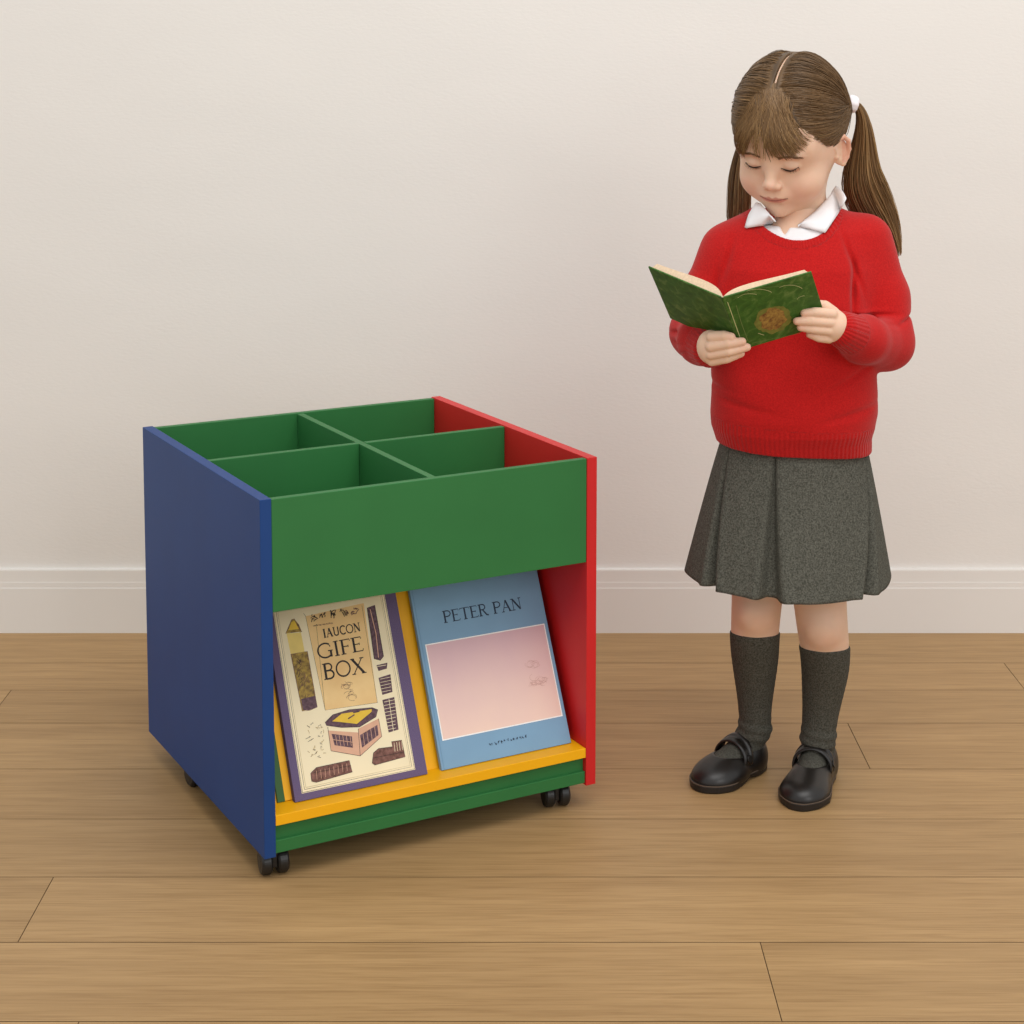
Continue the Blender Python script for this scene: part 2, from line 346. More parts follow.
# little house
a1.poly(P6([(345,618),(465,625),(473,732),(358,712)]),PNK); a1.poly(P6([(465,625),(545,585),(558,655),(473,732)]),PNK)
a1.poly(P6([(345,618),(465,625),(466,640),(348,632)]),CR)
a1.poly(P6([(335,600),(365,570),(430,550),(520,542),(542,550),(535,578),(470,618),(400,620),(340,612)]),MAU)
a1.poly(P6([(362,596),(400,566),(518,548),(518,558),(460,606),(390,598)]),YEL); a1.line(P6([(425,586),(450,570),(445,562),(470,556)]),.002,MAU)
a1.poly(P6([(360,645),(440,655),(444,700),(372,690)]),MAU)
for i in range(5): a1.line(P6([(376+i*14,650),(382+i*14,692)]),.0007,PNK)
a1.line(P6([(366,668),(443,678)]),.0008,PNK)
a1.poly(P6([(472,650),(540,610),(545,650),(480,700)]),MAU)
for i in range(4): a1.line(P6([(484+i*15,644-i*9),(490+i*15,690-i*11)]),.0007,PNK)
for q in ([(345,618),(358,712),(473,732),(558,655),(545,585)],[(465,625),(473,732)],[(335,600),(365,570),(430,550),(520,542),(542,550),(535,578),(470,618),(400,620),(340,612),(335,600)]): a1.line(P6(q),.0007,INK)
for i in range(26):
    x,y=r_.uniform(262,330),r_.uniform(610,735); a1.line(P6([(x,y),(x+r_.uniform(-12,12),y+r_.uniform(-10,10)),(x+r_.uniform(-14,14),y+r_.uniform(-8,14))]),.0006,OLV if i%2 else INK)
a1.poly(P6([(278,800),(300,778),(430,750),(442,795),(300,836),(282,832)]),BRN)
a1.poly(P6([(525,720),(545,703),(600,696),(596,676),(636,670),(650,735),(530,768),(520,760)]),BRN)
for q in ([(278,800),(300,778),(430,750),(442,795),(300,836),(282,832),(278,800)],[(284,800),(436,770)],[(525,740),(645,716)],[(525,720),(545,703),(600,696),(596,676),(636,670),(650,735),(530,768),(520,760),(525,720)]): a1.line(P6(q),.0007,INK)
for i in range(8): a1.line(P6([(300+i*17,790-i*4),(303+i*17,826-i*5)]),.0006,PNK)
for i in range(4): a1.line(P6([(606+i*10,680-i*2),(610+i*10,715-i*2)]),.0007,CR)
a1.mb.build('cover_print',[CR,CRD,TAN,BRN,OLV,YEL,PNK,PLE,MAU,INK],e1) if False else None
def finish(art,name,parent,mats,label):
    k=[]; 
    for m in art.mb.m:
        if m not in k: k.append(m)
    idx={m:i for i,m in enumerate(k)}; art.mb.m=[idx[m] for m in art.mb.m]
    o=art.mb.build(name,k,parent); o['label']=label; return o
finish(a1,'cover_print',e1,None,'cream printed cover panel with GIFE BOX lettering and small drawings')
# yellow and green book peeking out behind
e3,B3=book_body('thin_book',.0430,.20,.292,.0055,M['yellow'],VB+.0105,'thin yellow book with green spine edge peeking out behind the purple picture book')
k=MB(); k.box((-.006,-.0002,.0010),(.0060,.0058,.2925)); k.build('spine',mat('green_book_cloth',S(48,92,40),.6),e3,bevel=.0005)
# blue fairy book
SKY=mat('blue_paper_cover',S(122,160,190),.45,.35,.03,14)
e2,B2=book_body('story_book',.3055,.2345,.302,.008,SKY,VB-.001,'light blue PETER PAN story book with pink picture panel on the yellow ledge')
a2=Art()
def c7(x,y): return (390+x/4.452,560+y/4.452)
def P7(l): return [px2(*c7(x,y),B2) for x,y in l]
WHT=flat('white_line',(246,244,240)); FLW=flat('faint_pencil',(196,150,140))
q=P7([(148,372),(688,288),(770,698),(240,800)])
x0=sum((q[0][0],q[3][0]))/2; x1=sum((q[1][0],q[2][0]))/2; z1=(q[0][1]+q[1][1])/2; z0=(q[2][1]+q[3][1])/2
a2.poly([(x0,z0),(x1,z0),(x1,z1),(x0,z1)],WHT)
pk=NT('pink_wash_print'); tc=pk.n('ShaderNodeTexCoord'); gr=pk.n('ShaderNodeMapping'); pk.l(tc.outputs['Object'],gr.inputs['Vector'])
sp=pk.n('ShaderNodeSeparateXYZ'); pk.l(gr.outputs[0],sp.inputs[0]); nz=pk.n('ShaderNodeTexNoise',Scale=14.0,Detail=3); pk.l(tc.outputs['Object'],nz.inputs['Vector'])
m1=pk.n('ShaderNodeMath',operation='MULTIPLY_ADD'); pk.l(nz.outputs['Fac'],m1.inputs[0]); m1.inputs[1].default_value=.09; pk.l(sp.outputs[2],m1.inputs[2])
rp=pk.n('ShaderNodeValToRGB'); mr=pk.n('ShaderNodeMapRange'); pk.l(m1.outputs[0],mr.inputs[0]); mr.inputs[1].default_value=.07; mr.inputs[2].default_value=.26; pk.l(mr.outputs[0],rp.inputs[0]); rp.color_ramp.elements[0].color=S(240,208,190); rp.color_ramp.elements[1].color=S(214,176,186); pk.l(rp.outputs[0],pk.b.inputs['Base Color']); pk.b.inputs['Roughness'].default_value=.5
a2.poly([(x0+.0018,z0+.0018),(x1-.0018,z0+.0018),(x1-.0018,z1-.0018),(x0+.0018,z1-.0018)],pk.mat)
text(a2,'PETER PAN',B2,c7(240,281),c7(590,217),11.6,NAVY,1.2)
scrib(a2,B2,c7(440,832),c7(608,792),.0055,NAVY,.0008,21,5)
for cx_,cy_,rr in ((635,470,26),(655,530,30),(675,540,20),(630,545,16)):
    for i in range(7):
        a=r_.random()*360; p=px2(*c7(cx_+r_.uniform(-16,16),cy_+r_.uniform(-10,10)),B2)
        a2.line(arc(p[0],p[1],rr*.0003,rr*.0002,a,a+r_.uniform(100,260),8),.0004,FLW)
a2.line([(.004,.002),(.004,.30)],.0008,flat('blue_hinge',(100,140,172)))
finish(a2,'cover_print',e2,None,'pink picture panel and PETER PAN lettering')
# ------------------------------------------------------------------ implicit-surface modelling kit
f32=np.float32
class Fld:
    """list of rounded volumes blended in order; mesh() walks a grid and returns one continuous surface"""
    def __init__(s): s.p=[]
    def _a(s,fn,c,r,op,k): s.p.append((fn,np.array(c,f32),float(r),op,float(k))); return s
    def ell(s,c,r,k=.01,op='+',rot=None):
        c=np.array(c,f32); r=np.array(r,f32); Rm=None if rot is None else np.array(rot,f32)
        def fn(P):
            q=P-c
            if Rm is not None: q=q@Rm
            a=np.sqrt(((q/r)**2).sum(1)); b=np.sqrt(((q/(r*r))**2).sum(1))+1e-9
            return a*(a-1)/b
        return s._a(fn,c,r.max(),op,k)
    def cone(s,a,b,ra,rb,k=.01,op='+',flat=None):
        a=np.array(a,f32); b=np.array(b,f32); ba=b-a; L=float((ba**2).sum())+1e-12
        def fn(P):
            q=P-a; h=np.clip(q@ba/L,0,1)
            w=q-h[:,None]*ba
            if flat is not None:      # squeeze along an axis
                ax=np.array(flat[0],f32); w=w+(w@ax)[:,None]*ax*(flat[1]-1)
            return np.sqrt((w**2).sum(1))-(ra+(rb-ra)*h)
        return s._a(fn,(a+b)/2,math.sqrt(L)/2+max(ra,rb),op,k)
    def chain(s,pts,rads,k=.004,k0=None,op='+'):
        pts=[np.array(p,f32) for p in pts]
        for i in range(len(pts)-1): s.cone(pts[i],pts[i+1],rads[i],rads[i+1],(k0 if (i==0 and k0 is not None) else k),op)
        return s
    def loft(s,rows,k=.01,rnd=.01,op='+',lift=None):   # rows: z,cx,cy,rx,ry ascending z
        A=np.array(rows,float); z0,z1=A[0,0],A[-1,0]
        def fn(P):
            z=P[:,2]
            cx,cy,rx,ry=[np.interp(z,A[:,0],A[:,i]) for i in (1,2,3,4)]
            x=(P[:,0]-cx)/rx; y=(P[:,1]-cy)/ry
            n=(np.abs(x)**2.25+np.abs(y)**2.25)**(1/2.25)
            gx=np.sqrt((x/rx)**2+(y/ry)**2)/(n+1e-6)
            d=(n-1)/np.maximum(gx,1e-3)*1.0
            d=np.where(n<.3,-.03,d)
            e=np.maximum(z0-z,z-z1)
            a=d+rnd; b=e+rnd
            return (np.minimum(np.maximum(a,b),0)+np.sqrt(np.maximum(a,0)**2+np.maximum(b,0)**2)-rnd).astype(f32)
        c=((A[:,1].mean()),A[:,2].mean(),(z0+z1)/2)
        return s._a(fn,c,math.hypot((z1-z0)/2,A[:,3:].max()*1.1),op,k)
    def plane(s,n,d,k=.002):   # keep n.p<d
        n=np.array(n,f32)
        def fn(P): return P@n-d
        return s._a(fn,(0,0,0),99,'&',k)
    def disp(s,fn): return s._a(fn,(0,0,0),99,'d',0)
    def __call__(s,P,sel=None):
        P=np.ascontiguousarray(P,f32); d=np.full(len(P),.08,f32)
        for i in (range(len(s.p)) if sel is None else sel):
            fn,c,r,op,k=s.p[i]
            if op=='d': d=(d+fn(P)).astype(f32); continue
            b=fn(P).astype(f32)
            if op=='+':
                if k>0: h=np.clip(.5+.5*(b-d)/k,0,1); d=b+(d-b)*h-k*h*(1-h)
                else: d=np.minimum(d,b)
            else:
                if op=='-': b=-b
                if k>0: h=np.clip(.5-.5*(b-d)/k,0,1); d=b+(d-b)*h+k*h*(1-h)
                else: d=np.maximum(d,b)
        return d
    def mesh(s,lo,hi,h):
        lo=np.array(lo,float); hi=np.array(hi,float); B=16
        n=(np.ceil((hi-lo)/h/B).astype(int)*B)
        V=np.ones(n+1,f32)
        off=(np.arange(B+1)*h); oz,oy,ox=np.meshgrid(off,off,off,indexing='ij')
        loc=np.stack([oz.ravel(),oy.ravel(),ox.ravel()],1)
        rad=B*h*.5*1.7321
        cs=np.array([(i,j,k) for i in range(0,n[0],B) for j in range(0,n[1],B) for k in range(0,n[2],B)])
        cen=lo+cs*h+B*h/2
        dc=s(cen)
        C=np.array([p[1] for p in s.p]); Rr=np.array([p[2] for p in s.p])
        for q in range(len(cs)):
            i,j,k=cs[q]
            if abs(dc[q])>rad*1.7+.006:
                V[i:i+B+1,j:j+B+1,k:k+B+1]=np.sign(dc[q]) if dc[q]<0 else V[i:i+B+1,j:j+B+1,k:k+B+1]; continue
            dist=np.sqrt(((C-cen[q])**2).sum(1))-Rr
            sel=[a for a in range(len(s.p)) if s.p[a][3] in '&d' or dist[a]<rad+.03]
            if not sel: continue
            d=s((lo+cs[q]*h)+loc,sel).reshape(B+1,B+1,B+1)
            V[i:i+B+1,j:j+B+1,k:k+B+1]=d
        sg=V<0
        m=sg[:-1,:-1,:-1].astype(np.uint8)
        for a in (0,1):
            for b in (0,1):
                for c in (0,1):
                    if a|b|c: m=m+sg[a:n[0]+a,b:n[1]+b,c:n[2]+c]
        act=(m>0)&(m<8); I=np.argwhere(act); idx=np.full(n,-1,np.int32); idx[act]=np.arange(len(I))
        co={}
        for a in (0,1):
            for b in (0,1):
                for c in (0,1): co[(a,b,c)]=V[I[:,0]+a,I[:,1]+b,I[:,2]+c]
        acc=np.zeros((len(I),3)); cnt=np.zeros(len(I))
        for p in co:
            for ax in range(3):
                if p[ax]==0:
                    r=list(p); r[ax]=1; v0=co[p]; v1=co[tuple(r)]; x=(v0<0)!=(v1<0)
                    t=np.where(x,v0/np.where(x,v0-v1,1),0); t=np.clip(t,0,1)
                    pt=np.tile(np.array(p,float),(len(I),1)); pt[:,ax]=t
                    acc+=pt*x[:,None]; cnt+=x
        X=lo+(I+acc/cnt[:,None])*h
        F=[]
        for ax in range(3):
            sl0=[slice(1,-1)]*3; sl1=[slice(1,-1)]*3; sl0[ax]=slice(0,-1); sl1[ax]=slice(1,None)
            a=sg[tuple(sl0)]; b=sg[tuple(sl1)]; x=np.argwhere(a!=b)
            s0=a[x[:,0],x[:,1],x[:,2]]
            base=x+1; base[:,ax]-=1
            u,v=[(1,2),(2,0),(0,1)][ax]
            def g(du,dv):
                q=base.copy(); q[:,u]-=du; q[:,v]-=dv; return idx[q[:,0],q[:,1],q[:,2]]
            Q=np.stack([g(1,1),g(0,1),g(0,0),g(1,0)],1); Q[~s0]=Q[~s0][:,::-1]
            F.append(Q)
        F=np.concatenate(F); F=F[(F>=0).all(1)]
        return X,F
def npmesh(name,X,F,mats,parent=None,attrs=None,smooth=True):
    me=bpy.data.meshes.new(name); me.vertices.add(len(X)); me.vertices.foreach_set('co',np.asarray(X,f32).ravel())
    k=F.shape[1]; me.loops.add(len(F)*k); me.loops.foreach_set('vertex_index',F.ravel().astype(np.int32))
    me.polygons.add(len(F)); me.polygons.foreach_set('loop_start',np.arange(0,len(F)*k,k,dtype=np.int32)); me.polygons.foreach_set('loop_total',np.full(len(F),k,np.int32))
    me.polygons.foreach_set('use_smooth',np.full(len(F),smooth))
    me.update(calc_edges=True); me.validate()
    if not isinstance(mats,(list,tuple)): mats=[mats]
    for m in mats: me.materials.append(m)
    for nm,(ty,arr) in (attrs or {}).items():
        a=me.attributes.new(nm,ty,'POINT')
        if ty=='FLOAT': a.data.foreach_set('value',np.asarray(arr,f32))
        else: a.data.foreach_set('color',np.asarray(arr,f32).ravel())
    o=bpy.data.objects.new(name,me); COL.objects.link(o); o.parent=parent
    return o
def ss(a,b,x): t=np.clip((x-a)/(b-a),0,1); return t*t*(3-2*t)
def march(F,p,d,far=.12):   # first surface point from p along d
    p=np.array(p,float); d=np.array(d,float); d/=np.linalg.norm(d); t=0
    while t<far:
        v=float(F((p+d*t)[None])[0])
        if v<.0003: return p+d*t
        t+=max(v*.7,.0004)
    return None
def marchN(F,P,D,far=.12,it=40):
    P=np.array(P,float); D=np.array(D,float); D=D/np.linalg.norm(D,axis=1)[:,None]; t=np.zeros(len(P)); live=np.ones(len(P),bool); hit=np.zeros(len(P),bool)
    for _ in range(it):
        if not live.any(): break
        v=F(P[live]+D[live]*t[live][:,None]); ix=np.where(live)[0]
        h=v<.0003; hit[ix[h]]=True; t[ix[~h]]+=np.maximum(v[~h]*.75,.0004); live[ix[h]]=False; live&=t<far
    return P+D*t[:,None],hit
# ------------------------------------------------------------------ girl
YG=2.92
def G(px,py,dy=0): return at(px,py,YG+dy)
def zf(y): return G(787,y).z
girl=tag(empty('person',(.45,2.92,0)),'girl with pigtails in red sweater and grey skirt standing and reading a green book','person')
def own(o):
    o.parent=girl; o.matrix_parent_inverse=Matrix.Translation(-Vector(girl.location)); return o
# head frame
YW_,PT_,RL_=R(27.5),R(27),R(3.5)
fw=Vector((-math.sin(YW_)*math.cos(PT_),-math.cos(YW_)*math.cos(PT_),-math.sin(PT_)))
rt=Vector((math.cos(YW_),-math.sin(YW_),0)); up=fw.cross(rt)
HC=G(788,117,-.03)
HM=Matrix.Rotation(RL_,4,'Y')@Matrix((( rt.x,fw.x,up.x,0),(rt.y,fw.y,up.y,0),(rt.z,fw.z,up.z,0),(0,0,0,1)))
HM=Matrix.Translation(HC)@HM; HI=HM.inverted()
HMn=np.array(HM); 
def h2w(X): return np.asarray(X)@HMn[:3,:3].T+HMn[:3,3]
def w2h(p): return np.array(HI@Vector(p))
NECK=[G(800,160,.0),G(803,205,.012),G(799,245,.02)]
# ---- head (skin)
H=Fld()
H.ell((0,-.012,0),(.083,.098,.095),0)
H.ell((0,.022,-.052),(.069,.066,.080),.035)
H.ell((0,.045,-.1),(.045,.042,.040),.03)
H.ell((0,-.010,-.045),(.0765,.066,.052),.02)
for s in (-1,1):
    H.ell((s*.036,.052,-.083),(.031,.034,.030),.022)
H.ell((0,.0735,-.127),(.017,.016,.0135),.018)
H.ell((0,.068,-.012),(.055,.022,.03),.03)
for s in (-1,1):
    H.ell((s*.031,.110,-.034),(.019,.018,.0105),.014,'-')
    H.ell((s*.0305,.0780,-.038),(.0160,.0155,.0125),.003)
    # crease above the lid and the closing line of the lid
    H.chain([(s*.017,.095,-.0330),(s*.0305,.0960,-.0285),(s*.045,.088,-.034)],[.0007,.001,.0006],.0,.001,'-')
    H.ell((s*.031,.085,-.0195),(.018,.009,.004),.008)
H.cone((0,.085,-.026),(0,.1015,-.0665),.0068,.0088,.012)
H.ell((0,.1035,-.0685),(.0092,.0085,.0078),.006)
for s in (-1,1):
    H.ell((s*.0098,.0965,-.0725),(.0063,.0082,.0058),.0045)
    H.ell((s*.0050,.1035,-.0785),(.0028,.0036,.0022),.002,'-')
H.ell((0,.0865,-.092),(.024,.012,.014),.012)
H.ell((0,.0935,-.0945),(.0160,.0062,.0038),.005)
H.ell((0,.0915,-.1015),(.0145,.0068,.0045),.005)
H.chain([(-.0235,.0895,-.0950),(-.009,.1005,-.0985),(0,.1018,-.0978),(.009,.1005,-.0985),(.0235,.0895,-.0950)],[.0007,.0011,.0012,.0011,.0007],.0,.0015,'-')
H.ell((0,.104,-.0855),(.0024,.005,.004),.004,'-')
H.ell((0,.098,-.1105),(.010,.008,.004),.008,'-')
for s in (-1,1):   # ears
    ang=R(18); rot=np.array(Matrix.Rotation(s*R(26),3,'Z')@Matrix.Rotation(R(-12),3,'X'))
    ec=np.array((s*.0815,.000,-.0545))
    H.ell(ec,(.0065,.0165,.0265),.004,rot=rot)
    def el(y,z,x=0): return ec+rot@np.array((s*x,y,z))
    H.chain([el(.010,.006,.003),el(.013,.018,.005),el(.004,.0275,.006),el(-.010,.025,.007),el(-.0165,.012,.008),el(-.0145,-.004,.007),el(-.008,-.016,.005),el(.002,-.0235,.003)],[.003,.0032,.0034,.0036,.0036,.0034,.0036,.0048],.002,.003)
    H.ell(el(-.001,.006,.0095),(.0062,.0095,.0145),.003,'-',rot=rot)
    H.ell(el(.003,-.006,.009),(.005,.006,.008),.003,'-',rot=rot)
    H.ell(el(.012,-.003,.004),(.003,.003,.0045),.003)
nk=[w2h(p) for p in NECK]
H.cone(nk[0],nk[1],.040,.036,.03); H.cone(nk[1],nk[2],.036,.037,.01)
lo_=(-.11,-.125,-.235); hi_=(.11,.125,.105)
Xh,Fh=H.mesh(lo_,hi_,.00135)
Xw=h2w(Xh); Fh=Fh[:,::-1]
zcut=G(787,226,0).z
# colour regions (lips, cheeks, ears, nose) of the skin itself
base=np.array(S(229,191,164)[:3]); lip=np.array(S(198,122,108)[:3]); blush=np.array(S(222,150,128)[:3])
col=np.tile(base,(len(Xh),1))
def blend(w,c):
    global col
    col=col*(1-w[:,None])+np.array(c)*w[:,None]
a_,b_,c_=Xh[:,0],Xh[:,1],Xh[:,2]
for s in (-1,1): blend(.30*np.exp(-(((a_-s*.042)/.02)**2+((c_+.082)/.018)**2))*(b_>.03),blush)
blend(.3*np.exp(-((a_/.011)**2+((c_+.070)/.009)**2))*(b_>.09),blush)
lipz=np.where(c_>-.0978,(c_+.0978)/(.0055-.0015*np.cos(a_*500)*(np.abs(a_)<.01)),(-.0978-c_)/.0062)
wl=(1-ss(.75,1.1,np.sqrt((a_/.0235)**2*1.0+lipz**2)))*(b_>.075); blend(.8*wl,lip)
wm=(1-ss(.6,1.3,np.abs(c_+.0972+.0012*np.cos(a_/.0235*3.14))/.0012))*(np.abs(a_)<.0235)*(b_>.08); blend(.75*wm,S(120,62,54)[:3])
blend(.35*(np.abs(a_)>.086)*(b_<.02)*(c_>-.075),S(214,126,104)[:3])
for s in (-1,1):
    dl=np.sqrt(((a_-s*.0305)/.016)**2+((c_+.0450)/.006)**2); blend(.28*(1-ss(.5,1.2,dl))*(b_>.06),S(178,120,98)[:3])
# ---- limbs, hands, hidden trunk (skin)
Bd=Fld()
Bd.cone(NECK[1]-Vector((0,0,0)),NECK[2],.0352,.036,0)
Bd.loft([(zf(560),.455,2.93,.10,.075),(zf(440),.455,2.93,.10,.075),(zf(330),.452,2.92,.095,.07),(zf(240),.452,2.925,.095,.055),(zf(222),.455,2.93,.05,.04)],.02,.02)
for sp in ([G(728,246,.01),G(706,300,0),G(700,332,-.04),G(713,348,-.168)],[G(862,240,.01),G(878,300,0),G(884,340,-.03),G(839,328,-.165)]):
    Bd.chain(sp,[.034,.031,.028,.0185],.01,.03)
LEGL=[(G(762,520,.0),.055),(G(758,585,-.002),.0455),(G(756,612,-.005),.0435),(G(754.5,636,.004),.0420),(G(755,655,.018),.0405),(G(755,680,.03),.0345),(G(755,705,.038),.0285),(G(755,728,.04),.0268)]
LEGR=[(G(812,520,.0),.055),(G(820,600,-.02),.046),(G(822,625,-.022),.0445),(G(825,647,-.012),.0425),(G(825.5,667,.0),.0405),(G(823,690,.01),.0355),(G(820.5,712,.014),.0305),(G(818,738,.012),.0285)]
def dense(lg,n=26):
    A=np.array([list(p)+[q] for p,q in lg]); x=np.arange(len(A)); t=np.linspace(0,len(A)-1,n)
    P=np.stack([np.interp(t,x,A[:,i]) for i in range(4)],1)
    for _ in range(3): P[1:-1]=.25*P[:-2]+.5*P[1:-1]+.25*P[2:]
    return [(Vector(p[:3]),float(p[3])) for p in P]
LEGL,LEGR=dense(LEGL),dense(LEGR)
for lg in (LEGL,LEGR):
    Bd.chain([p for p,r in lg],[r-.0026 for p,r in lg],.0,.02)
Bd.cone(G(800,210,.004),G(791,243,-.026),.0345,.037,.01)
# kneecaps
Bd.ell(G(755,615,-.035),(.024,.018,.024),.02); Bd.ell(G(823,630,-.052),(.024,.018,.024),.02)
# hand under the spine of the book (fingers point right)
def finger(pts,r,k0=.004):
    Bd.chain([G(*p) for p in pts],[q*.945 for q in r],.0004,min(k0,.0012) if k0<.004 else k0)
def nhand(): pass
Bd.ell(G(711,347,-.205),(.0215,.016,.0265),.012,rot=np.array(Matrix.Rotation(R(-6),3,'Y')))
Bd.cone(G(714,348,-.165),G(713,348,-.20),.0185,.0195,.01)
finger([(712,337.0,-.222),(724,335.8,-.232),(731,337.0,-.2345)],[.0096,.0086,.0074])
finger([(711,346.3,-.222),(728,343.5,-.234),(742,341.6,-.2340)],[.0094,.0085,.0070],.002)
finger([(711,354.2,-.217),(729,351.5,-.231),(747,347.2,-.2310)],[.0090,.0082,.0066],.002)
finger([(712,361.0,-.209),(727,358.6,-.222),(741,353.5,-.2235)],[.0086,.0076,.0062],.002)
finger([(708,342,-.196),(716,338,-.180),(728,337,-.172)],[.0105,.0092,.0075],.006)   # thumb, inside the book
# hand on the right-hand cover (fingers point left)
Bd.ell(G(831,325,-.176),(.0225,.0155,.0255),.012,rot=np.array(Matrix.Rotation(R(12),3,'Y')))
Bd.cone(G(840,330,-.155),G(834,326,-.176),.019,.0205,.01)
finger([(832,314.0,-.189),(815,312.2,-.2020),(804.5,313.2,-.2035)],[.0095,.0082,.0068])
finger([(831,322.5,-.190),(812,321.0,-.2030),(797,321.2,-.2040)],[.0094,.0082,.0066],.002)
finger([(830,330.6,-.188),(813,329.0,-.1985),(800.5,327.5,-.2000)],[.0090,.0078,.0062],.002)
finger([(829,338.3,-.181),(819,337.8,-.1870),(809.5,334.5,-.1900)],[.0086,.0074,.0058],.002)
finger([(832,312,-.166),(825,306,-.156),(815,304,-.150)],[.0105,.0092,.0076],.006)
Xb,Fb=Bd.mesh((.27,2.60,.05),(.70,3.04,zf(195)),.0019)
cb=np.tile(base,(len(Xb),1)); 
for kx,kz in ((G(756,612).x,G(756,612).z),(G(823,628).x,G(823,628).z)):
    w=.14*np.exp(-(((Xb[:,0]-kx)/.022)**2+((Xb[:,2]-kz)/.02)**2)); cb=cb*(1-w[:,None])+blush*w[:,None]
for fx in ((731,337.0,-.2345),(742,341.6,-.234),(747,347.2,-.231),(741,353.5,-.2235),(804.5,313.2,-.2035),(797,321.2,-.204),(800.5,327.5,-.2),(809.5,334.5,-.19)):
    p=np.array(G(*fx)); w=.4*np.exp(-((Xb-p)**2).sum(1)/.008**2); cb=cb*(1-w[:,None])+blush*w[:,None]
sk=NT('skin'); at_=sk.n('ShaderNodeAttribute'); at_.attribute_name='tint'
tc=sk.n('ShaderNodeTexCoord'); nz=sk.n('ShaderNodeTexNoise',Scale=55,Detail=4); sk.l(tc.outputs['Object'],nz.inputs['Vector'])
mr=sk.n('ShaderNodeMapRange'); sk.l(nz.outputs['Fac'],mr.inputs[0]); mr.inputs[3].default_value=.95; mr.inputs[4].default_value=1.05
vm=sk.n('ShaderNodeVectorMath',operation='SCALE'); sk.l(at_.outputs['Color'],vm.inputs[0]); sk.l(mr.outputs[0],vm.inputs['Scale']); sk.l(vm.outputs[0],sk.b.inputs['Base Color'])
sk.b.inputs['Roughness'].default_value=.5; sk.b.inputs['Specular IOR Level'].default_value=.35
sk.b.inputs['Subsurface Weight'].default_value=.12; sk.b.inputs['Subsurface Radius'].default_value=(.010,.004,.002); sk.b.inputs['Subsurface Scale'].default_value=.5
keep=(Xw[Fh].mean(1)[:,2]>zf(232))
Fh=Fh[keep]
X=np.concatenate([Xw,Xb]); Fa=np.concatenate([Fh,Fb+len(Xw)]); Ca=np.concatenate([col,cb]); Ca=np.concatenate([Ca,np.ones((len(Ca),1))],1)
used=np.unique(Fa); rm=np.full(len(X),-1,np.int64); rm[used]=np.arange(len(used))
body=own(npmesh('body',X[used],rm[Fa],sk.mat,attrs={'tint':('FLOAT_COLOR',Ca[used])}))

# ---- sweater
Sw=Fld()
cx_=lambda a,b,y:(G((a+b)/2,y).x,(G(b,y)-G(a,y)).length/2)
rows=[]
for y,xl,xr,ry,oy in ((460,718,868,.099,-.004),(446,717,869,.101,-.005),(434,714,869,.106,-.008),(424,711,872,.112,-.010),(410,710,874,.113,-.012),(370,711,874,.109,-.010),(330,713,874,.105,-.008),(300,714,872,.100,-.006),(265,716,872,.090,-.002),(246,720,872,.080,.002),(230,728,866,.072,.006),(218,740,854,.062,.010),(209,754,842,.052,.014),(202,768,834,.040,.018)):
    c,r=cx_(xl,xr,y); rows.append((zf(y),c,YG+oy,r,ry))
Sw.loft(rows,0,.006)
AR=[G(864,241,.01),G(879,296,.0),G(884,341,-.03),G(863,339,-.11),G(842,329.5,-.163)]
AL=[G(728,250,.01),G(709,298,.0),G(700,331,-.035),G(703,340,-.105),G(711,348.5,-.166)]
Sw.chain(AR,[.046,.047,.047,.038,.0295],.012,.035)
Sw.chain(AL,[.044,.0455,.0465,.038,.0295],.012,.035)
# neck opening
NC=np.array(G(797,205,.004)); ntilt=np.array(Matrix.Rotation(R(-24),3,'X'))
Sw.ell(NC+np.array((-.009,-.016,.008)),(.068,.084,.078),.004,'-')
hn_=Vector((-.055,0,-1)).normalized(); Sw.plane(tuple(hn_),hn_.dot(Vector((.455,0,zf(443.5)))),.001)
def folds(P):
    x,y,z=P[:,0],P[:,1],P[:,2]; d=np.zeros(len(P),f32)
    # soft pull folds over the trunk, deeper creases in the crook of both elbows, ringed lower sleeve
    d+=.0016*np.sin(z*75+np.sin(x*22)*1.6+y*18)*ss(zf(300),zf(380),z)*0+.0014*np.sin((x-.45)*26+z*30)*np.sin(z*38+x*12+1.0)
    for (c,n,w,dep,rad) in CRE:
        q=P-c; t=np.abs(q@n); m=np.exp(-(q**2).sum(1)/rad**2); d+=dep*np.exp(-(t/w)**2)*m
    return d
def cre(px,py,dy,nx,nz,ny=0,w=.004,dep=.006,rad=.035):
    n=np.array((nx,ny,nz),float); n/=np.linalg.norm(n); return (np.array(G(px,py,dy),f32),n.astype(f32),w,dep,rad)
CRE=[cre(868,318,-.06,.25,1,0,.0045,.013,.032),cre(895,322,-.03,-.35,1,0,.004,.010,.028),cre(882,316,-.07,0,1,0,.004,.006,.03),
 cre(852,262,-.06,1,.35,0,.005,.007,.04),cre(853,290,-.07,1,-.05,0,.005,.012,.04),
 cre(728,262,-.06,1,-.3,0,.005,.006,.035),cre(716,290,-.05,1,-.1,0,.005,.006,.035),
 cre(682,340,-.09,.8,-1,.0,.0028,.004,.03),cre(690,345,-.11,.9,-.8,.0,.0026,.004,.03),cre(675,333,-.07,.6,-1,0,.003,.004,.03),
 cre(730,405,-.1,.2,1,0,.006,.004,.06),cre(850,415,-.1,-.2,1,0,.006,.004,.06),cre(845,380,-.09,-.5,1,0,.006,.004,.05),cre(715,385,-.03,0,1,0,.005,.004,.04)]
Sw.disp(folds)
Xs,Fs=Sw.mesh((.24,2.68,zf(460)-.012),(.72,3.06,zf(190)),.0022)
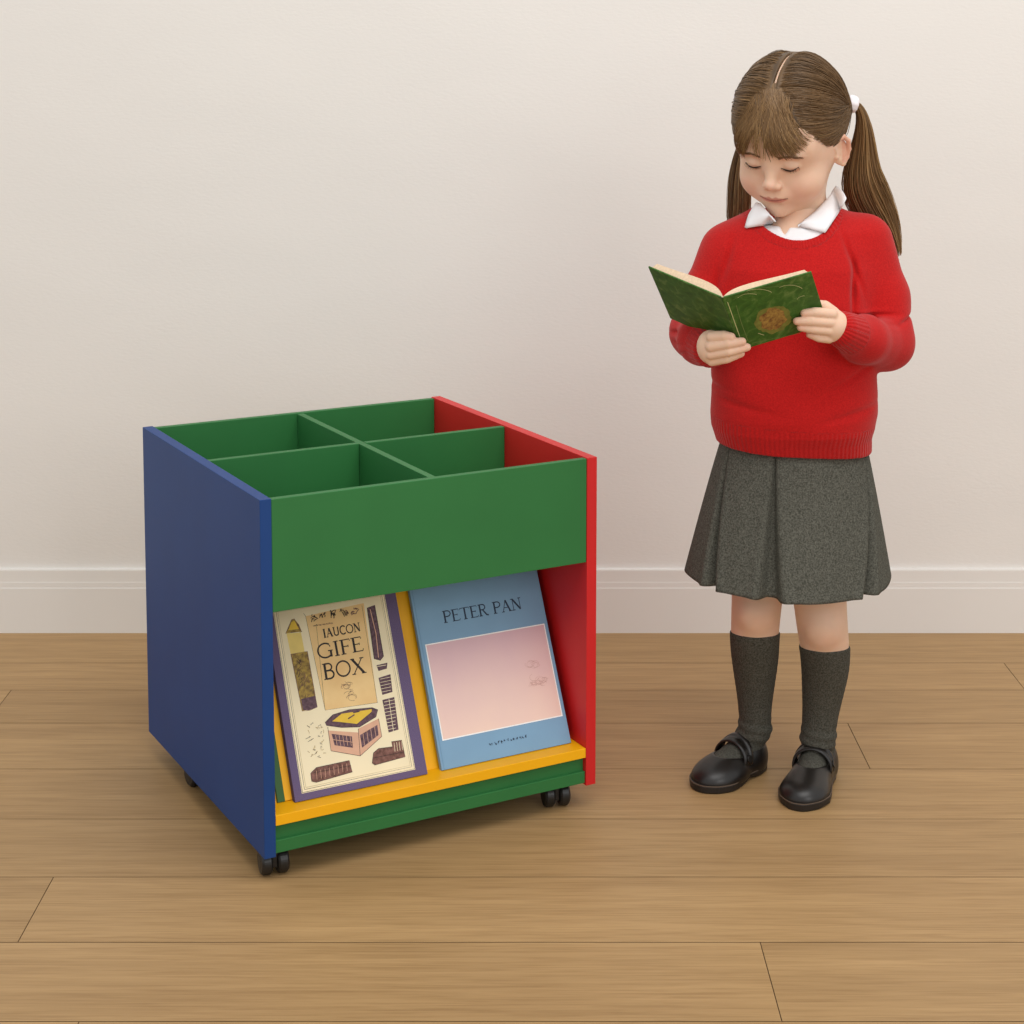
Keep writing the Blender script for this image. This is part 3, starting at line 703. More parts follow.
# rib coordinates at hem, cuffs and collar
rib=np.zeros(len(Xs)); ru=np.zeros(len(Xs))
z=Xs[:,2]; hz=zf(416.5)-.055*(Xs[:,0]-.455); cxs=rows[0][1]
def arms(P,A):
    a=np.array(A[-2]); b=np.array(A[-1]); d=b-a; L=np.linalg.norm(d); d/=L; q=P-b; t=q@d; w=q-t[:,None]*d
    e1=np.cross(d,(0,0,1)); e1/=np.linalg.norm(e1); e2=np.cross(d,e1)
    return t,np.linalg.norm(w,axis=1),np.arctan2(w@e2,w@e1)
m=1-ss(hz-.002,hz+.001,z); armd=np.minimum(arms(Xs,AR)[1],arms(Xs,AL)[1]); 
rib+=m; RA=np.array(rows); ip=lambda i:np.interp(z,RA[:,0],RA[:,i]); ru=np.where(m>0,np.arctan2((Xs[:,1]-ip(2))/ip(4),(Xs[:,0]-ip(1))/ip(3))*27,ru)
for A in (AR,AL):
    t,r,an=arms(Xs,A); mm=(t>-.030)&(r<.042)&(t<.05); rib=np.where(mm,1,rib); ru=np.where(mm,an*7.0,ru)
q=(Xs-(NC+np.array((-.009,-.016,.008))))/np.array((.068,.084,.078)); nn=np.linalg.norm(q,axis=1)
mm=(nn<1.20)&(z>zf(262)); rib=np.where(mm,1,rib); ru=np.where(mm,np.arctan2(q[:,1],q[:,0])*18,ru)
kn=NT('red_knit'); at1=kn.n('ShaderNodeAttribute'); at1.attribute_name='rib'; at2=kn.n('ShaderNodeAttribute'); at2.attribute_name='ribu'
ml=kn.n('ShaderNodeMath',operation='MULTIPLY'); kn.l(at2.outputs['Fac'],ml.inputs[0]); ml.inputs[1].default_value=6.2832*.62
sn=kn.n('ShaderNodeMath',operation='SINE'); kn.l(ml.outputs[0],sn.inputs[0])
m2=kn.n('ShaderNodeMath',operation='MULTIPLY'); kn.l(sn.outputs[0],m2.inputs[0]); kn.l(at1.outputs['Fac'],m2.inputs[1])
tc=kn.n('ShaderNodeTexCoord'); nz=kn.n('ShaderNodeTexNoise',Scale=420,Detail=2); kn.l(tc.outputs['Object'],nz.inputs['Vector'])
ad=kn.n('ShaderNodeMath',operation='MULTIPLY_ADD'); kn.l(nz.outputs['Fac'],ad.inputs[0]); ad.inputs[1].default_value=.7; kn.l(m2.outputs[0],ad.inputs[2])
bp=kn.n('ShaderNodeBump',Strength=.6,Distance=.0009); kn.l(ad.outputs[0],bp.inputs['Height']); kn.l(bp.outputs[0],kn.b.inputs['Normal'])
rp=kn.n('ShaderNodeValToRGB'); kn.l(nz.outputs['Fac'],rp.inputs[0]); rp.color_ramp.elements[0].position=.3; rp.color_ramp.elements[1].position=.7; rp.color_ramp.elements[0].color=S(170,18,18); rp.color_ramp.elements[1].color=S(192,26,24); kn.l(rp.outputs[0],kn.b.inputs['Base Color'])
kn.b.inputs['Roughness'].default_value=.85; kn.b.inputs['Sheen Weight'].default_value=.12; kn.b.inputs['Specular IOR Level'].default_value=.15
sw=own(npmesh('sweater',Xs,Fs,kn.mat,attrs={'rib':('FLOAT',rib),'ribu':('FLOAT',ru)})); sw['label']='red knitted sweater'
# ---- white shirt in the neck opening and its collar
Sh=Fld(); srows=[(zz,c,cy,rx-.006,ry-.006) for zz,c,cy,rx,ry in rows if zf(226)>zz>zf(262)]
Sh.loft(srows+[(zf(224),srows[-1][1],srows[-1][2]-.002,srows[-1][3]-.03,srows[-1][4]-.006)],0,.006)
Sh.cone(G(800,238,.006),G(801,226,.012),.050,.045,.012)
# open V at the throat
vt=G(783,233,-.06)
for s in (-1,1): pass
Vc=Fld()
Sh.cone(G(785,235,-.062),G(787,206,-.062),.0025,.031,.002,'-',flat=((0,1,0),.35))
Sh.cone(G(800,240,.012),G(803,180,.012),.0385,.0385,.002,'-')
cotton=mat('white_cotton',S(238,237,238),.8,.2,.015,30,.25,900)
Xc,Fc=Sh.mesh((.32,2.80,zf(262)),(.62,3.03,zf(190)),.0019)
shirt=own(npmesh('shirt',Xc,Fc,cotton)); shirt['label']='white shirt front in the sweater neckline'
comb=Fld(); comb.p=Sw.p
def drapeN(L,off):
    rs=np.array([list(ray(*p)) for p in L]); rs/=np.linalg.norm(rs,axis=1)[:,None]; o=np.array((0,0,CAM_H))
    best=np.full(len(L),9.)
    for Fx in (Sw,Sh):
        P,h=marchN(Fx,o+rs*2.6,rs,.6,70); t=np.linalg.norm(P-o,axis=1); best=np.where(h&(t<best),t,best)
    return [o+rs[i]*best[i]-rs[i]*off if best[i]<9 else np.array(G(L[i][0],L[i][1],-.06)) for i in range(len(L))]
def drape(px,py,off,fallback=-.06):
    """point in front of the sweater/shirt seen at this place, lifted off it by a few millimetres"""
    r=np.array(ray(px,py)); r/=np.linalg.norm(r); o=np.array((0,0,CAM_H)); best=None
    for Fx in (Sw,Sh):
        t=2.55
        while t<3.2:
            v=float(Fx((o+r*t)[None])[0])
            if v<.0004: break
            t+=max(v*.7,.0006)
        if t<3.2 and (best is None or t<best): best=t
    if best is None: return np.array(G(px,py,fallback))
    return o+r*best-r*off
def flap(inner,outer,name):
    nI=16; 
    def res(poly,n):
        P=np.array(poly,float); s=np.r_[0,np.cumsum(np.linalg.norm(np.diff(P[:,:2],axis=0),axis=1))]; s/=s[-1]
        t=np.linspace(0,1,n); return np.stack([np.interp(t,s,P[:,i]) for i in range(3)],1)
    A=res([tuple(p) for p in inner],nI); Bq=[]
    Bo=np.array(outer,float); s=np.r_[0,np.cumsum(np.linalg.norm(np.diff(Bo[:,:2],axis=0),axis=1))]; s/=s[-1]
    t=np.linspace(0,1,nI); Bx=np.stack([np.interp(t,s,Bo[:,i]) for i in range(2)],1)
    V=[];
    K=8; DR=drapeN([tuple(b) for b in Bx],.0048)
    for i in range(nI):
        a=np.array(A[i]); b=DR[i]
        for k in range(K):
            u=k/(K-1); p=a*(1-u)+b*u
            p=p+np.array((0,-.004,.004))*math.sin(math.pi*u)
            V.append(p)
    F=[(i*K+k,i*K+k+1,(i+1)*K+k+1,(i+1)*K+k) for i in range(nI-1) for k in range(K-1)]
    mb=MB(); mb.add(V,F); o=mb.build(name,cotton,None,smooth=True); 
    m=o.modifiers.new('s','SOLIDIFY'); m.thickness=.0022; m.offset=0
    own(o); return o
fi=lambda px,py,dy: tuple(G(px,py,dy))
flap([fi(836,186,.03),fi(829,197,-.008),fi(816,211,-.034),fi(805,220,-.048),fi(798,227,-.058)],[(846,198),(841,209),(833,221),(825,233),(812,229.5),(799,226)],'collar')
flap([fi(757,203,-.012),fi(761,204,-.03),fi(766,210,-.050),fi(771,216,-.062),fi(775.5,222,-.070)],[(752.5,210),(749,214),(744.7,228.5),(758,226),(772,224)],'collar')

# ---- skirt
def skirt():
    NA,NZ=900,56; z1,z0=zf(428),zf(573.5)
    ct=G(793,428); cb=G(786.5,575)
    TH=[(-107,-111,.085),(-144,-158,.06),(-48,-20,.05),(40,40,.06),(75,75,.06),(110,110,.06),(150,150,.06)]
    V=[]
    for j in range(NZ):
        t=j/(NZ-1); z=z1+(z0-z1)*t
        rx=.111+(.168-.111)*t**.9; ry=.080+(.148-.080)*t**.9
        cx=ct.x+(cb.x-ct.x)*t; cy=2.912
        for i in range(NA):
            th=2*math.pi*i/NA; dr=0
            for hem,top,w in TH:
                c=R(top+(hem-top)*t); d=(th-c+math.pi)%(2*math.pi)-math.pi
                ww=w*(.18+.95*t); e=.012+.01*t
                g=1/(1+math.exp(-(d+ww)/e*1.6))-1/(1+math.exp(-(d-ww)/e*1.6))
                dr-=g*(.003+.020*t**.8)
                # rolled edge on each side of the fold
                dr+=.0045*t*(math.exp(-((abs(d)-ww-.05)/.06)**2))
            dr+=.0025*t*math.sin(3*th+1.0)+.002*t*math.sin(7*th)
            zz=z+.004*t*math.sin(th*2+.6)-(0.0)
            V.append((cx+(rx+dr)*math.cos(th),cy+(ry+dr)*math.sin(th),zz))
    F=[(j*NA+i,j*NA+(i+1)%NA,(j+1)*NA+(i+1)%NA,(j+1)*NA+i) for j in range(NZ-1) for i in range(NA)]
    wool=NT('grey_wool'); tc=wool.n('ShaderNodeTexCoord'); nz=wool.n('ShaderNodeTexNoise',Scale=380,Detail=3,Roughness=.7); wool.l(tc.outputs['Object'],nz.inputs['Vector'])
    rp=wool.n('ShaderNodeValToRGB'); wool.l(nz.outputs['Fac'],rp.inputs[0]); rp.color_ramp.elements[0].position=.36; rp.color_ramp.elements[1].position=.66; rp.color_ramp.elements[0].color=S(62,62,55); rp.color_ramp.elements[1].color=S(104,103,94)
    wool.l(rp.outputs[0],wool.b.inputs['Base Color']); wool.b.inputs['Roughness'].default_value=.95; wool.b.inputs['Specular IOR Level'].default_value=.1
    bp=wool.n('ShaderNodeBump',Strength=.3,Distance=.0006); wool.l(nz.outputs['Fac'],bp.inputs['Height']); wool.l(bp.outputs[0],wool.b.inputs['Normal'])
    mb=MB(); mb.add(V,F); o=mb.build('skirt',wool.mat,None,smooth=True); s=o.modifiers.new('s','SOLIDIFY'); s.thickness=.0022; s.offset=-1
    own(o); o['label']='grey pleated skirt'; return wool.mat
wool=skirt()
# ---- socks and shoes
sockm=mat('grey_sock_knit',S(58,57,50),.9,.1,0,420,.3,700,col2=S(92,90,82))
leather=mat('black_leather',S(27,23,20),.36,.5,.1,30,.05,300); solem=mat('black_rubber_sole',S(34,28,24),.5,.4,.1,40); welt=mat('sole_stitching',S(92,76,62),.6,.3,.1,60)
def foot(lg,H_,T_):
    H_=Vector((*H_,0)); T_=Vector((*T_,0)); e=(T_-H_); L=e.length; e/=L; s=Vector((-e.y,e.x,0))
    Mx=Matrix(((e.x,s.x*1.22,0,H_.x),(e.y,s.y*1.22,0,H_.y),(0,0,1,0),(0,0,0,1))); Mn=np.array(Mx)
    Q=lambda x,y,z: Mx@Vector((x,y,z))
    # sock
    K=Fld(); K.chain([p for p,r in lg],[r-.0004 for p,r in lg],.0,.0)
    ank=lg[-1][0]
    K.cone(lg[-1][0],Q(.040,0,.045),lg[-1][1]+.0005,.0245,.008)
    K.cone(Q(.043,0,.0385),Q(.104,0,.026),.0270,.0228,.008); K.cone(Q(.100,0,.026),Q(.13,0,.022),.0195,.014,.01); K.cone(Q(.034,0,.045),Q(.032,0,.028),.024,.019,.01)
    za=lg[-1][0].z
    def bunch(P):
        zz=P[:,2]; m_=ss(za-.022,za-.006,zz)*(1-ss(za+.008,za+.03,zz)); return (-.0010*np.sin(zz*330+P[:,0]*60)*m_).astype(f32)
    K.disp(bunch)
    top=SOCK[id(lg)]
    K.plane((0,.10,1),top+.10*np.interp(-top,[-p.z for p,_ in lg],[p.y for p,_ in lg]),.003)
    K.plane((0,0,-1),-.012,.001)
    c=Q(L*.45,0,0); X,F=K.mesh((c.x-.13,c.y-.13,.008),(c.x+.14,c.y+.14,top+.03),.0019)
    o=own(npmesh('sock',X,F,sockm)); o['label']='grey knee sock'
    # shoe: upper, sole, strap, in the foot's own frame
    U=Fld(); U.ell((L-.050,0,.013),(.047,.0335,.026),0); U.ell((.085,0,.016),(.056,.0285,.034),.02); U.ell((.034,0,.024),(.0345,.0275,.044),.02)
    U.ell((.068,0,.062),(.052,.0225,.042),.004,'-'); U.plane((0,0,-1),-.008,.001)
    X,F=U.mesh((-.01,-.045,0),(L+.01,.045,.085),.0014)
    sh=empty('shoe'); sh.matrix_world=Mx; sh['label']='black leather strap shoe'
    npmesh('upper',X,F,leather,sh)
    def outline(off,n=72):
        pts=[]
        for i in range(n):
            an=2*math.pi*i/n; cs,sn=math.cos(an),math.sin(an)
            x=L/2+(L/2+off)*math.copysign(abs(cs)**.85,cs)
            xx=max(0,min(1,x/L)); hw=np.interp(xx,[0,.1,.25,.45,.6,.75,.9,1],[.026,.0285,.028,.027,.032,.0365,.034,.026])
            pts.append((x,(hw+off)*math.copysign(abs(sn)**.72,sn)))
        return pts
    k=MB(); V=[]; n=72
    prof=[(-.001,0),(.0014,.0025),(.0018,.0115),(.0006,.0132),(-.004,.0136)]
    for off,zz in prof:
        for x,y in outline(off):
            lift=.0055*math.exp(-((x-.068)/.014)**2) if zz<.004 else 0
            V.append((x,y,zz+lift))
    F=[(a*n+i,a*n+(i+1)%n,(a+1)*n+(i+1)%n,(a+1)*n+i) for a in range(len(prof)-1) for i in range(n)]
    F+= [tuple(range(n-1,-1,-1)),tuple(range((len(prof)-1)*n,len(prof)*n))]
    k.add(V,F); k.tube([(x,y,.0130) for x,y in outline(.0010)]+[(outline(.0010)[0][0],outline(.0010)[0][1],.0130)],.0009,6,1,False)
    k.build('sole',[solem,welt],sh,smooth=False,bevel=0)
    # strap: flat band over the instep
    k=MB(); V=[];n=28; W2=.0120
    for i in range(n+1):
        an=math.pi*(-.06+1.12*i/n); y=-.0255*math.cos(an); zz=.0335+.0318*math.sin(an)
        ny=-math.cos(an); nz_=math.sin(an)
        for dx,dn in ((-W2,0),(-W2*.9,.0022),(-W2*.35,.0030),(-W2*.3,.0022),(W2*.3,.0022),(W2*.35,.0030),(W2*.9,.0022),(W2,0),(W2*.9,-.001),(-W2*.9,-.001)):
            V.append((.074+dx-.10*(zz-.03),y+ny*dn,zz+nz_*dn-dx*.36*max(0,math.sin(an))))
    m=10; F=[(i*m+j,(i+1)*m+j,(i+1)*m+(j+1)%m,i*m+(j+1)%m) for i in range(n) for j in range(m)]; F+=[tuple(range(m)),tuple(range(n*m+m-1,n*m-1,-1))]
    k.add(V,F); k.build('strap',leather,sh,smooth=True)
    k=MB(); k.cyl((.074,.0285,.040),(0,1,.25),.006,.002,20,bev=.0006); k.build('button',leather,sh)
    sh.parent=girl; sh.matrix_parent_inverse=Matrix.Translation(-Vector(girl.location))
    sh.matrix_basis=Mx
SOCK={id(LEGL):G(754,632,.0).z,id(LEGR):G(825,645,-.01).z}
foot(LEGL,(.428,2.992),(.308,2.874))
foot(LEGR,(.532,2.975),(.461,2.798))

# ---- hair
hr=NT('brown_hair'); at1=hr.n('ShaderNodeAttribute'); at1.attribute_name='tone'
rp=hr.n('ShaderNodeValToRGB'); hr.l(at1.outputs['Fac'],rp.inputs[0]); e=rp.color_ramp.elements
e[0].position=0; e[0].color=S(66,48,28); e[1].position=1; e[1].color=S(182,146,98); x=e.new(.5); x.color=S(118,88,54)
hr.l(rp.outputs[0],hr.b.inputs['Base Color']); hr.b.inputs['Roughness'].default_value=.42; hr.b.inputs['Specular IOR Level'].default_value=.4
ER=np.array((.083,.098,.095)); EC=np.array((0,-.012,0))
def ellp(u,off):   # unit direction -> point on scalp ellipsoid + offset
    u=u/np.linalg.norm(u); k=1/np.sqrt(((u/ER)**2).sum()); p=u*k; n=p/ER**2; n/=np.linalg.norm(n); return EC+p+n*off
def slerp(a,b,t):
    a=a/np.linalg.norm(a); b=b/np.linalg.norm(b); o=math.acos(max(-1,min(1,float(a@b)))); 
    if o<1e-4: return a
    return (math.sin((1-t)*o)*a+math.sin(t*o)*b)/math.sin(o)
class Strands:
    def __init__(s): s.V=[]; s.F=[]; s.T=[]; s.n=0
    def add(s,P,r,tone,tone2=None,taper=(.6,1,.25)):
        P=np.asarray(P,float); m=len(P); tg=np.gradient(P,axis=0); tg/=np.linalg.norm(tg,axis=1)[:,None]+1e-12
        a=np.cross(tg,(.3,.5,.81)); a/=np.linalg.norm(a,axis=1)[:,None]+1e-12; b=np.cross(tg,a)
        rr=r*np.interp(np.linspace(0,1,m),[0,.3,1],taper)
        V=np.stack([P+a*rr[:,None],P+(-.5*a+.866*b)*rr[:,None],P+(-.5*a-.866*b)*rr[:,None]],1).reshape(-1,3)
        i=np.arange(m-1)[:,None]*3; q=[]
        for j in range(3): q.append(np.concatenate([i+j,i+(j+1)%3,i+3+(j+1)%3,i+3+j],1))
        s.F.append(np.concatenate(q)+s.n); s.V.append(V); s.n+=len(V)
        t2=tone if tone2 is None else tone2; s.T.append(np.repeat(np.linspace(tone,t2,m),3))
    def build(s,name,label=None):
        o=own(npmesh(name,np.concatenate(s.V),np.concatenate(s.F),hr.mat,attrs={'tone':('FLOAT',np.concatenate(s.T))}))
        if label: o['label']=label
        return o
HS=Strands()
# under-layer: close cap following the scalp, cut at the hairline and along the parting
Cp=Fld(); Cp.ell(EC,tuple(ER+.0042),0)
Cp.plane((0,.791,-.612),.063,.006); Cp.plane((0,.543,-.84),.048,.006)
for q_ in range(9):
    pa_,pb_=[EC+(lambda u:u/np.linalg.norm(u))(np.array((0,math.cos(x),math.sin(x))))*ER+np.array((0,math.cos(x),math.sin(x)))*.0019 for x in (R(50+6*q_),R(56+6*q_))]
    Cp.cone(pa_,pb_,.0030,.0030,0,'-')
Xc,Fc=Cp.mesh((-.1,-.13,-.12),(.1,.11,.11),.0022)
HS.V.append(h2w(Xc)); HS.F.append(Fc[:,::-1]); HS.T.append(.16+.12*np.sin(Xc[:,0]*300+np.cos(Xc[:,2]*120)*2)); HS.n+=len(Xc)
rg=np.random.default_rng(11)
BR=[(0,-.103,-.02),(0,-.09,.04),(0,-.055,.078),(0,-.02,.094),(0,.02,.091),(0,.05,.080),(.020,.062,.066),(.040,.077,.032),(.058,.072,.002),(.072,.054,-.020),(.080,.028,-.038),(.081,.004,-.034),(.081,-.02,-.045),(.066,-.055,-.07),(.035,-.083,-.078),(0,-.095,-.07)]
BR=np.array(BR)
def bpt(t):
    t=t*(len(BR)-1); i=min(int(t),len(BR)-2); return BR[i]*(1-t+i)+BR[i+1]*(t-i)
TIE={1:np.array((.0885,-.040,.002)),-1:np.array((-.0885,-.040,.002))}
for side,N in ((1,2300),(-1,900)):
    for q in range(N):
        t=rg.random() if q%5 else rg.uniform(5.5,9.5)/15; rt_=bpt(t)+rg.normal(0,.0022,3)
        if t<5.2/15: rt_[0]=abs(rt_[0])*.35+.0013
        sg=np.array((side,1,1)); u0=(rt_*sg-EC)/ER*1.0; tgt=(np.array((.083,-.040,.002))+rg.normal(0,.0045,3))*sg; u1=(tgt-EC)/ER
        u0=u0/np.linalg.norm(u0); u1=u1/np.linalg.norm(u1); P=[]
        sag=rg.normal(0,.03); lift=.0045+abs(rg.normal(0,.0016)); m=15
        front=max(0,1-abs(t*15-7.5)/3.5)
        st=rg.uniform(0,.35) if rg.random()<.35 else 0
        for i in range(m):
            f_=st+(1-st)*i/(m-1); w=slerp(u0,u1,f_); bow=math.sin(math.pi*f_)*(sag+.0)
            w=w+np.array((0,0,-1))*bow-np.array((0,0,1))*.10*front*math.sin(math.pi*f_)
            p=EC+(w/np.linalg.norm(w))*ER; n=p-EC; n=n/ER**2; n/=np.linalg.norm(n)
            P.append(p+n*(.0012+lift*min(1,f_*5+.15)+.0025*f_**3))
        HS.add(h2w(P),rg.uniform(.0006,.00105),np.clip(rg.normal(.36+.16*front,.13),0,1),np.clip(rg.normal(.34,.1),0,1),(.5,1,.8))
# fringe
fr=Fld(); 
HS2=Strands(); FQ=[]
def fringe(x0,x1,cend,n,spread,curl,tone,lift=.006,dens=1):
    for q in range(n):
        r0=np.array((rg.normal(0,.012),.050+rg.normal(0,.006),.081+rg.normal(0,.003)))
        e=rg.uniform(0,1); ax=x0+(x1-x0)*e; ce=cend(e)+rg.normal(0,.0045)
        u0=(r0-EC)/ER; u0/=np.linalg.norm(u0)
        m=16; f_=np.linspace(0,1,m)
        c=.081+(ce-.081)*f_; a=r0[0]+(ax-r0[0])*(f_**.75)+curl*f_**3*.014
        k=1-(a/ER[0])**2-(c/ER[2])**2; b=EC[1]+ER[1]*np.sqrt(np.maximum(k,.02)); B0=np.stack([a,b,c],1)
        lf=(lift+q/n*.002)*np.sin(math.pi*np.minimum(1,.18+f_*.55))
        FQ.append((B0,np.stack([.25*a/.08,.9+0*a,.3+0*a],1)*lf[:,None],tone))
fringe(-.080,-.040,lambda e:-.030+.004*e,150,0,-.2,.5)
fringe(-.045,-.004,lambda e:-.010-.010*e,45,0,.1,.62)
fringe(-.012,.034,lambda e:-.018+.005*e,190,0,1.1,.42)
fringe(.028,.052,lambda e:-.010+.010*e,90,0,.9,.5)
AL0=np.concatenate([q[0] for q in FQ]); PP,hh=marchN(H,AL0+np.array((0,.03,0)),np.tile((0,-1.,0),(len(AL0),1)),.09); PP[~hh]=AL0[~hh]; PP=PP.reshape(-1,16,3)
for (B0,L0,tone),P in zip(FQ,PP): HS2.add(h2w(P+L0),rg.uniform(.0006,.0010),np.clip(rg.normal(tone,.12),0,1),np.clip(rg.normal(tone+.12,.14),0,1),(.6,1,.3))
HS.V+=HS2.V; HS.F+=[f+HS.n for f in HS2.F]; HS.T+=HS2.T; HS.n+=HS2.n
# wisps by the ear and nape
for q in range(0):
    a=np.array((.080,.012,-.045))+rg.normal(0,.003,3); P=[h2w(a+np.array((.002,-.0-.006*t-.0,-.035*t+rg.normal(0,.001)))+np.array((.004*math.sin(t*3),0,0))) for t in np.linspace(0,1,8)]
    HS.add(P,.00035,.5,.6)
HS.build('hair','light brown hair with centre parting and fringe')
def tail(cl,n,name,seed,label):
    g=np.random.default_rng(seed); A=np.array([list(G(px,py,dy)) for px,py,dy,r in cl]); rr=np.array([r for *_,r in cl])
    s=np.linspace(0,1,len(A)); T=Strands(); m=22; t=np.linspace(0,1,m)
    def sp(vals): 
        # smooth interpolation
        from_=np.interp(t,s,vals); k=np.array((.25,.5,.25)); p=np.r_[from_[0],from_,from_[-1]]; return np.convolve(p,k,'valid')
    C=np.stack([sp(A[:,i]) for i in range(3)],1); rad=sp(rr)
    tg=np.gradient(C,axis=0); tg/=np.linalg.norm(tg,axis=1)[:,None]; e1=np.cross(tg,(0,1,0)); e1/=np.linalg.norm(e1,axis=1)[:,None]; e2=np.cross(tg,e1)
    for q in range(n):
        an=g.uniform(0,2*math.pi); k=math.sqrt(g.random())*1.0; w1=g.normal(0,.06); w2=g.normal(0,.06); L=g.uniform(.66,1.0)
        ca=math.cos(an)*k; sa=math.sin(an)*k*.75; tt=t*L
        ci=np.stack([np.interp(tt,t,C[:,i]) for i in range(3)],1); ri=np.interp(tt,t,rad); E1=np.stack([np.interp(tt,t,e1[:,i]) for i in range(3)],1); E2=np.stack([np.interp(tt,t,e2[:,i]) for i in range(3)],1)
        P=ci+E1*(ri*(ca+w1*np.sin(tt*5+q)))[:,None]+E2*(ri*(sa+w2*np.cos(tt*4+q)))[:,None]
        tn=np.clip(g.normal(.40,.16)+.1*math.cos(an),0,1)
        T.add(P,g.uniform(.0008,.0013),tn,min(1,tn+g.uniform(.1,.35)),(.7,1,.3))
    return T.build(name,label)
tail([(853,104,.0,.006),(858,106,.004,.0065),(862,114,.012,.0085),(864,131,.026,.0145),(863,148,.04,.0205),(862,165,.05,.0275),(862.5,181,.058,.0355),(868,198,.066,.038),(878,215,.072,.034),(888,232,.076,.024),(895,246,.078,.013),(899,258,.08,.005)],900,'ponytail',5,'pigtail over the right shoulder in the photo')
tail([(757,112,.09,.006),(752,120,.095,.0085),(747,140,.10,.013),(742,160,.10,.016),(739.5,180,.10,.019),(739,200,.10,.021),(738,220,.10,.021),(737,245,.10,.012)],420,'ponytail',6,'pigtail behind the left shoulder in the photo')
def tie(p,d,name='hair_tie'):
    d=Vector(d).normalized(); a=d.orthogonal().normalized(); b=d.cross(a); V=[];n=28;m=12
    for i in range(n):
        an=2*math.pi*i/n; rd=a*math.cos(an)+b*math.sin(an)
        for j in range(m):
            ph=2*math.pi*j/m; rr=.0105+.0038*math.cos(ph)+.0007*math.sin(an*9); V.append(Vector(p)+rd*rr+d*(.0092*math.sin(ph)))
    F=[(i*m+j,i*m+(j+1)%m,((i+1)%n)*m+(j+1)%m,((i+1)%n)*m+j) for i in range(n) for j in range(m)]
    k=MB(); k.add(V,F); o=own(k.build(name,mat('white_elastic',S(238,230,232),.8,.2,.02,60),None,smooth=True)); o['label']='white hair tie'
tie(G(851.5,104,-.002),(.9,.1,-.28)); tie(h2w(np.array((-.094,-.040,.002))),(-.8,.5,-.2))
# ---- lashes and brows
lash=hr.mat.copy(); lash.name='eyelash'
for n_ in lash.node_tree.nodes:
    if n_.type=='VALTORGB': n_.color_ramp.elements[0].color=S(44,28,20); n_.color_ramp.elements[1].color=S(90,66,48); n_.color_ramp.elements[2].color=S(150,112,80)
def onface(A,C):
    A=np.asarray(A); P,h=marchN(H,np.stack([A,0*A+.14,np.asarray(C)],1),np.tile((0,-1.,0),(len(A),1)),.12); return P
for s in (-1,1):
    LS=Strands(); u=np.linspace(0,1,21)
    pts=onface(s*(.0165+.0275*u),-.0410-.0046*np.sin(math.pi*np.minimum(1,u*1.02))+.0016*u)
    out=np.array((0,.0007,-.0002))
    LS.add(h2w(pts+out),.0011,.05,.05,(.4,1,.5)); LS.add(h2w(pts[4:17]+out+np.array((0,0,-.0011))),.0009,.15,.15,(.3,1,.3))
    for i in range(1,21):
        for r_i in range(2):
            p=pts[i]+rg.normal(0,.0004,3); uu=i/20; d=np.array((s*(.15+.75*(uu-.35)),.40,-1.0)); d/=np.linalg.norm(d); L_=.0034+.0022*uu
            LS.add(h2w([p+out*.5+d*L_*t+np.array((0,.0008,0))*t*t for t in (0,.33,.66,1)]),.00024,.15,.3,(1,.8,.2))
    own(npmesh('eyelashes',np.concatenate(LS.V),np.concatenate(LS.F),lash,attrs={'tone':('FLOAT',np.concatenate(LS.T))}))
    EB=Strands(); u=rg.random(220); pts=onface(s*(.014+.036*u),-.0235+.0052*np.sin(math.pi*(u*.75+.1))+rg.normal(0,.0012,220))
    for uu,p in zip(u,pts):
        d=np.array((s*1.0,-.25*uu,.35-.7*uu)); EB.add(h2w([p+np.array((0,.0003,0)),p+d*.0025+np.array((0,.0003,0)),p+d*.005+np.array((0,-.0004,0))]),.00028,.55,.8,(1,1,.4))
    own(npmesh('eyebrow',np.concatenate(EB.V),np.concatenate(EB.F),lash,attrs={'tone':('FLOAT',np.concatenate(EB.T))}))
